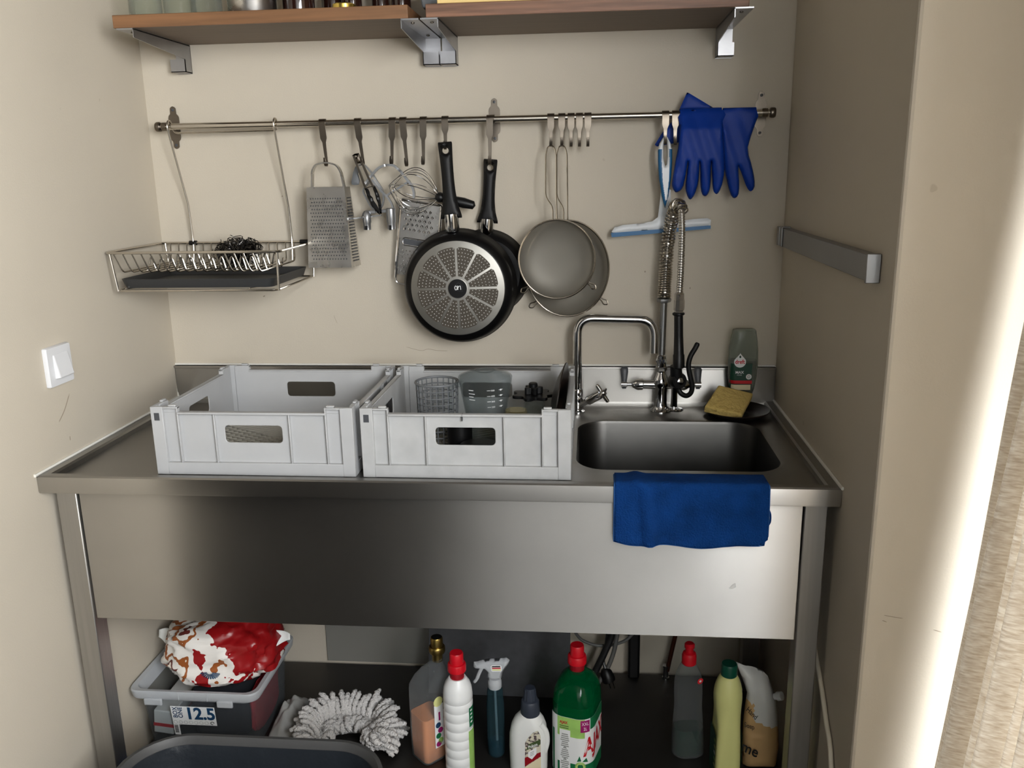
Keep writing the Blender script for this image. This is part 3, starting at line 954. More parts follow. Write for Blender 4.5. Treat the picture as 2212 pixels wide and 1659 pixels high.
for j in range(nR):
    w = (j + 0.5) / nR
    z = 1.434 - w * 0.155
    u = (zt - z) / (zt - zb)
    x0 = gt[0][0] + (gb[0][0] - gt[0][0]) * u
    x1 = gt[1][0] + (gb[1][0] - gt[1][0]) * u
    y = -0.098 - 0.008 * u
    nC = 13
    for i in range(nC):
        x = x0 + (x1 - x0) * (0.10 + 0.80 * (i + (0.5 if j % 2 else 0.0)) / (nC - 0.5))
        r = 0.0021
        tb.add([(x - r, y, z), (x, y, z - r * 1.3), (x + r, y, z), (x, y, z + r * 1.1), (x - 0.0002, y - 0.0022, z - r * 0.8), (x + 0.0004, y - 0.0018, z - r * 0.7)],
               [(0, 1, 4), (1, 2, 5), (1, 5, 4), (0, 4, 3), (2, 3, 5), (4, 5, 3)])
tb.mi = [1 if k % 6 in (3, 4) else 0 for k in range(len(tb.mi))]
tb = tb.build('grating_teeth', ['chrome', 'darkgrey'], G, smooth=False, fix=False)
tb['kind'] = 'stuff'
sl = MB()
for j in range(22):
    z = 1.432 - j * 0.0073
    u = (zt - z) / (zt - zb)
    f = lambda k: (gt[1][0] + (gb[1][0] - gt[1][0]) * u + (0.002 + 0.0065 * u) * k + 0.0006, -0.098 - 0.008 * u + (0.042 + 0.02 * u) * k)
    a, b2 = f(0.25), f(0.85)
    sl.add([(a[0], a[1], z), (b2[0], b2[1], z), (b2[0], b2[1], z - 0.0032), (a[0], a[1], z - 0.0032)], [(0, 1, 2, 3)])
sl = sl.build('slicing_slots', 'darkgrey', G, smooth=False, fix=False)
sl['kind'] = 'stuff'
hp = round_path([(0.442, -0.077, 1.452), (0.446, -0.077, 1.497), (0.455, -0.077, 1.511), (0.481, -0.077, 1.516), (0.507, -0.077, 1.510), (0.517, -0.077, 1.494), (0.524, -0.077, 1.452)], 0.012, 4)
MB().ribbon(hp, 0.016, 0.0035, V((0, 1, 0))).build('loop_handle', 'inox', G)

# tongs
G = thing('tongs', 'small steel tongs with black scalloped tips hanging open on their hook', 'tongs', (0.575, -0.075, 1.39))
MB().inflate([(0.5462, 1.5306), (0.553, 1.5350), (0.5634, 1.5362), (0.5685, 1.526), (0.5735, 1.5136), (0.566, 1.5115), (0.5575, 1.5115)], [disc_pts(0.5555, 1.5285, 0.0022, 8)], 0.006, 0.0045, 0.006, lambda x, z, h: V((x, -0.073 - h, z))).build('hinge_head', 'hookm', G)
for pts in ([(0.5510, 1.5300), (0.5632, 1.4923), (0.5755, 1.4540)], [(0.5700, 1.5150), (0.5827, 1.4824), (0.5960, 1.4545)]):
    MB().ribbon([V((x, -0.075, z)) for x, z in spline([(a, b, 0) for a, b in pts], 5) for _ in (0,)] if False else [V((p.x, -0.075, p.y)) for p in spline([(a, b, 0) for a, b in pts], 5)], 0.0052, 0.006).build('tong_arm', 'hookm', G)
T1 = [(0.5733, 1.4524), (0.5821, 1.4513), (0.5855, 1.4440), (0.5868, 1.4360), (0.5930, 1.4290), (0.5940, 1.4230), (0.5990, 1.4160), (0.6058, 1.4038), (0.6087, 1.3879), (0.6014, 1.3929), (0.5896, 1.4076), (0.5795, 1.4296)]
T2 = [(0.5937, 1.4559), (0.6, 1.457), (0.6050, 1.446), (0.6089, 1.4364), (0.6115, 1.425), (0.6127, 1.4146), (0.6132, 1.403), (0.6126, 1.3903), (0.6088, 1.3904), (0.6059, 1.405), (0.6045, 1.416), (0.6003, 1.4268), (0.5985, 1.438), (0.5948, 1.4487)]
for q in (T1, T2):
    MB().inflate(q, [], 0.004, 0.004, 0.005, lambda x, z, h: V((x, -0.076 - h, z))).build('tong_tip', 'black', G)
MB().tube([(0.5740, -0.0815, 1.4520), (0.6000, -0.0815, 1.4585), (0.6000, -0.072, 1.4585), (0.5740, -0.072, 1.4520)], 0.0011, 6, True).build('locking_ring', 'chrome', G)

# grey flat-tongued strap tool behind the tongs
G = thing('strap_opener', 'grey strap tool with a flat tongue and oval loop hanging behind the tongs', 'opener', (0.575, -0.044, 1.40))
MB().inflate([(0.5462, 1.5046), (0.5396, 1.4902), (0.5336, 1.466), (0.5350, 1.4615), (0.5395, 1.4600), (0.5524, 1.4608), (0.5562, 1.4705), (0.5528, 1.4875), (0.5560, 1.5021), (0.5520, 1.5065)], [], 0.005, 0.0025, 0.003, lambda x, z, h: V((x, -0.050 - h, z))).build('tongue', 'greyplastic', G)
lp = [(0.5505, 1.5060), (0.568, 1.5078), (0.5871, 1.4869), (0.5987, 1.4673), (0.6104, 1.4477), (0.6131, 1.428), (0.6069, 1.4072), (0.5935, 1.3976), (0.5811, 1.4051), (0.5684, 1.4287), (0.5623, 1.4447), (0.5688, 1.4569), (0.5800, 1.4680)]
MB().ribbon([V((p.x, -0.046, p.y)) for p in spline([(a, b, 0) for a, b in lp], 5)], 0.010, 0.0035, V((0, 1, 0))).build('strap', 'cast', G)

# looped pitter of grey cast metal
G = thing('cherry_pitter', 'grey cast metal pitter with crossing loop handles and two notched cups', 'pitter', (0.62, -0.055, 1.355))
A = [(0.571, 1.4594), (0.5834, 1.475), (0.5942, 1.4869), (0.6089, 1.4999), (0.6257, 1.5062), (0.6400, 1.5064), (0.6500, 1.5036), (0.6638, 1.4905), (0.6768, 1.4734), (0.6887, 1.4575), (0.6941, 1.4393), (0.6923, 1.4271)]
MB().ribbon([V((p.x, -0.0695 if 0.63 < p.x < 0.66 and p.y > 1.49 else -0.066, p.y)) for p in spline([(a, b, 0) for a, b in A], 5)], 0.009, 0.0055, V((0, 1, 0))).build('loop_handle', 'cast', G)
C = [(0.571, 1.4594), (0.5896, 1.4725), (0.6061, 1.4505), (0.6253, 1.4307), (0.6346, 1.416), (0.639, 1.400)]
MB().ribbon([V((p.x, -0.060, p.y)) for p in spline([(a, b, 0) for a, b in C[1:]], 5)], 0.008, 0.0045, V((0, 1, 0))).build('arm', 'cast', G)
MB().ribbon([V((p.x, -0.058, p.y)) for p in spline([(0.6229, 1.4332, 0), (0.6385, 1.4427, 0), (0.658, 1.4533, 0), (0.6839, 1.4686, 0)], 4)], 0.008, 0.0045, V((0, 1, 0))).build('arm', 'cast', G)
MB().lathe([(0.009, 0.0), (0.0115, -0.002), (0.0115, -0.032), (0.0098, -0.037), (0.0098, -0.052), (0.0065, -0.052), (0.0065, -0.040)], (0.632, -0.060, 1.4035), n=24).build('cup', 'cast', G)
MB().box(0.6285, -0.072, 1.350, 0.6345, -0.066, 1.362).build('notch', 'black', G)
MB().lathe([(0.0, 0.014), (0.006, 0.0125), (0.0105, 0.006), (0.012, 0.0), (0.0135, -0.001), (0.0135, -0.003), (0.0105, -0.004), (0.0105, -0.016), (0.0092, -0.019), (0.0092, -0.034), (0.0065, -0.034), (0.0065, -0.022)], (0.5705, -0.060, 1.385), n=24).build('cup', 'cast', G)
MB().box(0.5675, -0.072, 1.351, 0.5735, -0.066, 1.361).build('notch', 'black', G)
MB().ribbon([V((0.5277, -0.056, 1.3785)), V((0.5689, -0.056, 1.3815)), V((0.6076, -0.056, 1.3863))], 0.010, 0.003, V((0, 1, 0))).build('flange', 'cast', G)
MB().box(0.5770, -0.060, 1.3905, 0.592, -0.052, 1.3985).box(0.606, -0.060, 1.392, 0.622, -0.052, 1.400).box(0.585, -0.052, 1.392, 0.62, -0.048, 1.398).build('link_bar', 'cast', G, bevel=0.001)

# balloon whisk
G = thing('whisk', 'wire balloon whisk hanging sideways by its loops, black handle behind the pan handle', 'whisk', (0.75, -0.068, 1.42))
hub, end = V((0.758, -0.070, 1.428)), V((0.640, -0.074, 1.457))
ax = (end - hub).normalized()
e1 = (V((0, 0, 1)) - ax * ax.z).normalized()
e2 = ax.cross(e1)
Ln = (end - hub).length
for i in range(6):
    a = PI * i / 6 + 0.22
    d = e1 * math.cos(a) + e2 * math.sin(a) * 0.55
    k = 1 + 0.06 * math.sin(i * 2.3)
    pts = []
    for j in range(41):
        t = j / 40 * 2 - 1
        s = abs(t)
        al = Ln * k * (1 - s ** 1.6)
        rad = 0.058 * k * math.sin(PI * min(1, s) ** 1.45) ** 0.85 * (1.0 if s < 1 else 0) if 0 < s < 1 else 0
        pts.append(hub + ax * al + d * rad * (1 if t >= 0 else -1) + e2 * 0.0)
    MB().tube(pts, 0.0011, 6).build('whisk_wire', 'chrome', G)
MB().lathe([(0.0, -0.012), (0.008, -0.010), (0.0125, -0.002), (0.0125, 0.004), (0.010, 0.012), (0.011, 0.03), (0.013, 0.06), (0.010, 0.085), (0.0, 0.09)], hub, to_axis((1, 0.04, -0.25)), 18).build('whisk_handle', 'black', G)

# flat grater behind the pan
G = thing('flat_grater', 'flat chromed hand grater with coarse, slicing and fine zones, partly behind the pan', 'grater', (0.69, -0.032, 1.23))
tl, tr, blp = V((0.6547, -0.036, 1.4242)), V((0.757, -0.036, 1.407)), V((0.6300, -0.030, 1.2374))
gu, gw = (tr - tl).normalized(), (blp - tl).normalized()
gn = V((0, -1, 0))
def gf(a, b, t=0.0):
    return tl + gu * a + gw * b + gn * t
Wg, Hg = 0.104, 0.188
MB().add([gf(0.004, 0.004, 0), gf(Wg - 0.004, 0.004, 0), gf(Wg - 0.004, Hg, 0), gf(0.004, Hg, 0), gf(0.004, 0.004, .002), gf(Wg - 0.004, 0.004, .002), gf(Wg - 0.004, Hg, .002), gf(0.004, Hg, .002)],
         [(0, 1, 2, 3), (7, 6, 5, 4), (0, 4, 5, 1), (3, 2, 6, 7), (0, 3, 7, 4), (1, 5, 6, 2)]).build('grater_plate', 'inox', G, smooth=False)
MB().tube(round_path([gf(0.0, Hg + 0.010, 0.003), gf(0, 0, 0.004), gf(Wg, 0, 0.004), gf(Wg, Hg + 0.010, 0.003)], 0.006, 4), 0.0036, 8).build('side_frame', 'chrome', G)
MB().tube(round_path([gf(0.0, Hg + 0.006, 0.002), gf(0.004, Hg + 0.024, 0.002), gf(Wg - 0.004, Hg + 0.024, 0.002), gf(Wg, Hg + 0.006, 0.002)], 0.008, 4), 0.0018, 8).build('wire_foot', 'chrome', G)
for j in range(5):
    for i in range(6):
        a, b = 0.014 + i * 0.0125 + (0.006 if j % 2 else 0), 0.022 + j * 0.0125
        if a > Wg - 0.012:
            continue
        MB().add([gf(a - 0.004, b, .002), gf(a, b + 0.005, .002), gf(a + 0.004, b, .002), gf(a, b - 0.005, .002), gf(a - 0.001, b + 0.003, 0.0055), gf(a + 0.002, b + 0.003, 0.005)],
                 [(0, 1, 4), (1, 2, 5), (1, 5, 4), (0, 4, 3), (2, 3, 5), (4, 5, 3)]).build('coarse_tooth', 'chrome', G, smooth=False, fix=False)
MB().tube(round_path([gf(Wg - 0.012, 0.093, 0.003), gf(0.012, 0.093, 0.003), gf(0.012, 0.112, 0.003), gf(Wg - 0.012, 0.112, 0.003)], 0.008, 4), 0.0017, 6).build('slicer_rim', 'chrome', G)
MB().add([gf(0.014, 0.096, .0024), gf(Wg - .012, 0.096, .0024), gf(Wg - .012, 0.110, .0024), gf(0.014, 0.110, .0024)], [(0, 1, 2, 3)]).build('slicer_slot', 'darkgrey', G, smooth=False, fix=False)
ft = MB()
for j in range(7):
    for i in range(9):
        a, b = 0.014 + i * 0.009 + (0.0045 if j % 2 else 0), 0.126 + j * 0.0088
        r = 0.0019
        ft.add([gf(a - r, b, .002), gf(a, b + r, .002), gf(a + r, b, .002), gf(a, b - r * 1.3, .002), gf(a, b + r * 0.6, 0.0042)], [(0, 1, 4), (1, 2, 4), (2, 3, 4), (3, 0, 4)])
ft = ft.build('fine_teeth', 'chrome', G, smooth=False, fix=False)
ft['kind'] = 'stuff'

# frying pans
def pan(cx, cz, rr, rb, y0, dep, htop, hbot, label, detail):
    P = thing('frying_pan', label, 'pan', (cx, y0, cz - rr), 'black frying pans on the rail')
    m = to_axis((0, -1, 0))
    MB().lathe([(0.0, dep), (rb * 0.98, dep), (rb, dep - 0.0015), (rb + (rr - rb) * 0.45, dep - 0.007), (rb + (rr - rb) * 0.80, dep * 0.55), (rr, 0.003), (rr + 0.0015, 0.001), (rr, 0.0), (rr - 0.003, 0.002),
                (rb + (rr - rb) * 0.7, dep * 0.5), (rb, dep - 0.006), (0.0, dep - 0.005)], (cx, y0, cz), m, 72).build('pan_body', 'blackpan', P)
    hx0, hz0, hx1, hz1 = htop[0], htop[1], hbot[0], hbot[1]
    u = V((hx1 - hx0, 0, hz1 - hz0))
    L = u.length
    u.normalize()
    s = V((-u.z, 0, u.x))
    yh = y0 - dep * 0.42
    def hf(a, b, h):
        p = V((hx0, yh - h, hz0)) + u * a + s * (-b)
        return p
    half = [(0.0, 0.0155), (0.004, 0.0172), (0.02, 0.0165), (L * 0.35, 0.0150), (L * 0.62, 0.0155), (L * 0.82, 0.0195), (L * 0.95, 0.0255), (L, 0.0262)]
    sp_ = spline([(a, b, 0) for a, b in half], 4)
    outl = [(p.x, p.y) for p in sp_] + [(p.x, -p.y) for p in reversed(sp_)]
    hole_ = [(0.020 + 0.0075 * math.cos(2 * PI * k / 14), 0.0075 * math.sin(2 * PI * k / 14)) for k in range(14)]
    MB().inflate(outl, [hole_], 0.006, 0.0105, 0.014, hf).build('handle', 'blacksoft', P, ang=60)
    c0 = V((hx1, yh, hz1))
    MB().lathe([(0.0175, -0.010), (0.0175, 0.030), (0.016, 0.032)], c0, to_axis(u), 28).build('ferrule', 'chrome', P)
    if detail:
        yb = y0 - dep
        MB().lathe([(rb - 0.003, -0.001), (rb - 0.003, 0.0005), (rb - 0.004, 0.0009), (0.0, 0.0009)], (cx, yb, cz), m, 72).build('base_disc', 'alu', P)
        seg = None
        for k in range(12):
            a0 = PI / 2 + 2 * PI * k / 12 + 0.02
            a1 = a0 + 2 * PI / 12
            ri, ro, g = 0.030, 0.1005, 0.0028
            pts = []
            for q in range(9):
                t = a0 + g / ro + (a1 - a0 - 2 * g / ro) * q / 8
                rad = ro - (0.004 if q in (0, 8) else 0)
                pts.append((rad * math.cos(t), rad * math.sin(t)))
            for q in range(5):
                t = a1 - g / ri - (a1 - a0 - 2 * g / ri) * q / 4
                pts.append((ri * math.cos(t), ri * math.sin(t)))
            sg = MB().prism(pts, lambda a, b, t: V((cx + a, yb - 0.0009 - t, cz + b)), -0.0006, 0.0003).build('segment', 'segment', P, smooth=False)
            if k % 1 == 0:
                st = MB()
                for rowi, rad in enumerate((0.096, 0.0875, 0.079, 0.0705, 0.062, 0.0535, 0.045, 0.037)):
                    nn = max(1, int(rad * (a1 - a0) / 0.0078))
                    for q in range(nn):
                        t = a0 + (a1 - a0) * (q + 0.5) / nn if nn > 1 else (a0 + a1) / 2
                        t = (a0 + a1) / 2 + ((q - (nn - 1) / 2) * 0.0075 / rad)
                        x, z = cx + rad * math.cos(t), cz + rad * math.sin(t)
                        st.add([V((x + 0.00155 * math.cos(2 * PI * i / 7), yb - 0.0012, z + 0.00155 * math.sin(2 * PI * i / 7))) for i in range(7)] + [V((x, yb - 0.0019, z))],
                               [(i, (i + 1) % 7, 7) for i in range(7)])
                so = st.build('studs', 'alu', sg, fix=False)
                so['kind'] = 'stuff'
        MB().lathe([(0.0245, -0.0005), (0.0245, 0.0018), (0.0235, 0.0021)], (cx, yb - 0.0009, cz), m, 40).build('hub_ring', 'alu', P)
        lo_ = MB().lathe([(0.0232, 0.0), (0.0232, 0.0023), (0.0, 0.0024)], (cx, yb - 0.0009, cz), m, 40).build('hub_plate', 'blackpan', P)
        ph = plane_fn((cx + 0.001, yb - 0.0033, cz + 0.002))
        pent = [(-0.0095, 0.004), (0.0012, 0.0125), (0.0112, 0.004), (0.0105, -0.0092), (-0.0095, -0.0068)]
        MB().tube([ph(a, b, 0.0001) for a, b in pent], 0.00035, 4, True).build('house_outline', 'darkgrey', lo_)
        mk = MB()
        for q in ([(-0.0022, 0.0025), (-0.005, 0.0045), (-0.0075, 0.002), (-0.0072, -0.003), (-0.005, -0.0052), (-0.0025, -0.003), (-0.0018, 0.001)],
                  [(-0.0018, 0.0025), (-0.0018, -0.0048)], [(0.0000, 0.0055), (0.0002, -0.0048)],
                  [(0.0005, 0.0005), (0.003, 0.0035), (0.0055, 0.0045), (0.0066, 0.002), (0.0072, -0.0048)]):
            mk.tube([ph(p.x, p.y, 0.0004) for p in (spline([(a, b, 0) for a, b in q], 4) if len(q) > 2 else [V((a, b, 0)) for a, b in q])], 0.0009, 5)
        mk.build('emblem', 'whiteink', lo_)
    return P
pan(0.803, 1.2105, 0.1415, 0.1185, -0.072, 0.048, (0.779, 1.5575), (0.789, 1.378), 'black frying pan nearest the viewer, round metal base with twelve dotted segments', True)
pan(0.862, 1.236, 0.109, 0.090, -0.008, 0.040, (0.8805, 1.5165), (0.8685, 1.362), 'second black frying pan, mostly hidden behind the one with the dotted base', False)

# strainers
def strainer(cx, cz, r, ax_, y, dep, bx, hx, label):
    S = thing('strainer', label, 'strainer', (cx, y, cz - r), 'wire mesh strainers on the rail')
    MB().tube(ring((cx, y, cz), r, 72, ax_), 0.0026, 8, True).build('rim_ring', 'wire', S)
    loops = []
    for k in range(9):
        a = PI / 2 * k / 8
        rad = r * math.cos(a) ** 0.65 if k < 8 else 0.001
        loops.append([V((cx + bx * math.sin(a) + rad * ax_ * math.cos(2 * PI * i / 48), y + dep * math.sin(a), cz + rad * math.sin(2 * PI * i / 48))) for i in range(48)])
    MB().loft(loops, False, True).build('mesh_bowl', 'mesh', S)
    zt_ = cz + r
    xt = cx + (hx - cx) * 0.3
    lp = [(xt - 0.005, y, zt_ - 0.001), (xt - 0.0045, y, zt_ + 0.030), (hx - 0.013, y + 0.003, zt_ + 0.055), (hx - 0.0125, RY - 0.013, 1.525), (hx - 0.008, RY - 0.013, 1.5405), (hx, RY - 0.013, 1.5455),
          (hx + 0.008, RY - 0.013, 1.5405), (hx + 0.0125, RY - 0.013, 1.525), (hx + 0.013, y + 0.003, zt_ + 0.055), (xt + 0.0045, y, zt_ + 0.030), (xt + 0.005, y, zt_ - 0.001)]
    MB().tube(round_path(lp, 0.012, 4), 0.0019, 6).build('handle_wire', 'wire', S)
    for sgn, a in ((-1, 1.24 * PI), (1, 1.80 * PI if r < 0.1 else 1.79 * PI)):
        p = V((cx + r * ax_ * math.cos(a), y, cz + r * math.sin(a)))
        d = V((math.cos(a), -0.2, math.sin(a))).normalized() if sgn > 0 else V((math.cos(a), -0.2, math.sin(a) * 0.7)).normalized()
        n_ = V((-d.z, 0, d.x)).normalized()
        pts = [p + n_ * 0.003, p + d * 0.008 + n_ * 0.003, p + d * 0.018 + n_ * 0.006, p + d * 0.025, p + d * 0.018 - n_ * 0.006, p + d * 0.008 - n_ * 0.003, p - n_ * 0.003]
        MB().tube(spline(pts, 4), 0.0017, 6).build('rest_loop', 'wire', S)
strainer(1.0445, 1.2755, 0.0955, 0.97, -0.088, 0.030, 0.004, 1.031, 'smaller round mesh strainer hanging in front of the larger one')
strainer(1.069, 1.249, 0.1185, 0.865, -0.056, 0.050, 0.014, 1.057, 'larger round mesh strainer hanging behind the smaller one')

# squeegee
G = thing('squeegee', 'white and blue window squeegee hanging by its slotted handle beside the gloves', 'squeegee', (1.30, -0.062, 1.325))
SQO = [(1.3003, 1.5612), (1.2945, 1.556), (1.2875, 1.5443), (1.284, 1.5271), (1.285, 1.5011), (1.2879, 1.4661), (1.2958, 1.4219), (1.3046, 1.3934), (1.3119, 1.4217), (1.3175, 1.4656), (1.3187, 1.5005), (1.3179, 1.5299), (1.314, 1.5438), (1.3066, 1.5585)]
SQW = [(1.3003, 1.5612), (1.2945, 1.556), (1.2930, 1.5339), (1.2939, 1.5009), (1.2971, 1.4572), (1.3045, 1.4120), (1.3085, 1.4147), (1.311, 1.457), (1.3116, 1.5006), (1.3099, 1.5335), (1.3066, 1.5585)]
SLOT = [(1.3005, 1.5561), (1.2969, 1.5355), (1.2981, 1.5095), (1.3021, 1.4921), (1.3055, 1.4955), (1.3073, 1.518), (1.3063, 1.5353), (1.304, 1.553)]
def inpoly(p, poly):
    c = False
    for i in range(len(poly)):
        a, b = poly[i], poly[i - 1]
        if (a[1] > p[1]) != (b[1] > p[1]) and p[0] < (b[0] - a[0]) * (p[1] - a[1]) / (b[1] - a[1]) + a[0]:
            c = not c
    return c
MB().inflate(SQO, [SLOT], 0.0018, 0.007, 0.006, lambda x, z, h: V((x, -0.066 - h, z)),
             mif=lambda c: 0 if (c.y > 1.531 or inpoly((c.x, c.y), SQW)) else 1).build('handle', ['sq_white', 'sq_blue'], G, ang=60)
NK = [(1.2950, 1.448), (1.2935, 1.42), (1.2919, 1.3933), (1.2902, 1.3713), (1.2771, 1.3615), (1.2548, 1.3573), (1.2045, 1.3535), (1.1854, 1.3481), (1.1776, 1.337), (1.1770, 1.3330), (1.4175, 1.3491), (1.4189, 1.3631), (1.4099, 1.3676), (1.3769, 1.3658), (1.3438, 1.3618), (1.327, 1.3686), (1.3209, 1.3875), (1.3173, 1.4368)]
MB().inflate(NK, [], 0.006, 0.006, 0.006, lambda x, z, h: V((x, -0.034 - 0.032 * max(0, min(1, (z - 1.37) / 0.075)) - h, z))).build('blade_holder', 'sq_white', G, ang=60)
MB().prism([(1.1765, 1.3345), (1.4182, 1.3500), (1.4186, 1.3421), (1.1785, 1.3240)], lambda a, b, t: V((a, t, b)), -0.0365, -0.0315).build('rubber_blade', 'sq_blue', G, smooth=False)

# rubber gloves draped over the rail
def sm(p, k=2):
    return [(q.x, q.y) for q in spline([(a, b, 0) for a, b in p], k, True)]
GL1 = [(1.3367, 1.6165), (1.3333, 1.5837), (1.3303, 1.5379), (1.3244, 1.502), (1.3185, 1.4605), (1.3189, 1.4448), (1.3263, 1.4316), (1.3369, 1.4341), (1.3454, 1.4462), (1.3512, 1.4843), (1.3533, 1.5015), (1.3526, 1.4843), (1.3498, 1.4496), (1.3516, 1.4321), (1.3587, 1.4160), (1.3658, 1.4160), (1.3741, 1.4317), (1.3800, 1.4561), (1.3805, 1.501), (1.3830, 1.4734), (1.3848, 1.4438), (1.3902, 1.4250), (1.3991, 1.4215), (1.4057, 1.433), (1.4080, 1.4556), (1.4075, 1.5005), (1.4110, 1.4642), (1.4138, 1.4381), (1.42, 1.4270), (1.427, 1.4278), (1.435, 1.4482), (1.4388, 1.481), (1.4381, 1.4982), (1.4322, 1.558), (1.4316, 1.5917), (1.4332, 1.6167)]
GL2 = [(1.4305, 1.6154), (1.5094, 1.6144), (1.5068, 1.5819), (1.4929, 1.5314), (1.5015, 1.4971), (1.5099, 1.4677), (1.5129, 1.4417), (1.5056, 1.4305), (1.4975, 1.4367), (1.4878, 1.456), (1.4732, 1.489), (1.4766, 1.4544), (1.477, 1.4248), (1.4687, 1.4148), (1.4596, 1.4220), (1.4496, 1.4496), (1.4413, 1.481), (1.438, 1.4983), (1.4312, 1.5582)]
def drape(base):
    def f(x, z, h):
        # the top of the glove wraps over the rod and continues down behind it
        t = max(0.0, min(1.0, (z - 1.575) / 0.045))
        y = base + (RY - RR - 0.0035 - base) * t
        wr = 0.0012 * math.sin(x * 170 + z * 60) * (1 - t)
        return V((x, y - h * (1 - 0.75 * t) + wr - 0.004 * math.sin((z - 1.43) * 22) * (1 - t), z))
    return f
G = thing('rubber_glove', 'blue rubber glove draped over the rail, left one with four finger ends showing', 'glove', (1.38, -0.07, 1.42), 'pair of blue rubber gloves')
MB().inflate(sm(GL1, 2), [], 0.0048, 0.0085, 0.009, drape(-0.080)).build('glove_hand', 'glove', G, ang=70)
cf = [(1.3330, 1.6190), (1.3506, 1.6594), (1.3560, 1.6575), (1.4150, 1.6225), (1.4240, 1.6195)]
mb = MB()
mb.inflate(cf, [], 0.006, 0.003, 0.004, lambda x, z, h: V((x, -0.043 - h, z)))
mb.grid(lambda u, w: V((1.334 + (1.430 - 1.334) * u, RY - (RR + 0.0035) * math.cos(PI * w * 0.95), RZ + 0.003 + (RR + 0.0035) * math.sin(PI * w * 0.95))), 12, 8)
mb.build('cuff', 'glove', G, ang=70)
G = thing('rubber_glove', 'blue rubber glove draped over the rail, right one nearest the wall bracket', 'glove', (1.47, -0.065, 1.415), 'pair of blue rubber gloves')
MB().inflate(sm(GL2, 2), [], 0.0048, 0.0075, 0.009, drape(-0.064)).build('glove_hand', 'glove', G, ang=70)
cf2 = [(1.336, 1.6050), (1.3158, 1.5924), (1.2951, 1.5688), (1.2789, 1.5423), (1.2843, 1.5382), (1.3188, 1.5441), (1.36, 1.5506), (1.44, 1.57), (1.46, 1.605)]
mb = MB()
mb.inflate(cf2, [], 0.008, 0.003, 0.004, lambda x, z, h: V((x, -0.036 - h + 0.02 * 0, z)))
mb.grid(lambda u, w: V((1.434 + (1.509 - 1.434) * u, RY - (RR + 0.0032) * math.cos(PI * w), RZ + 0.002 + (RR + 0.0032) * math.sin(PI * w))), 12, 8)
mb.build('cuff', 'glove', G, ang=70)

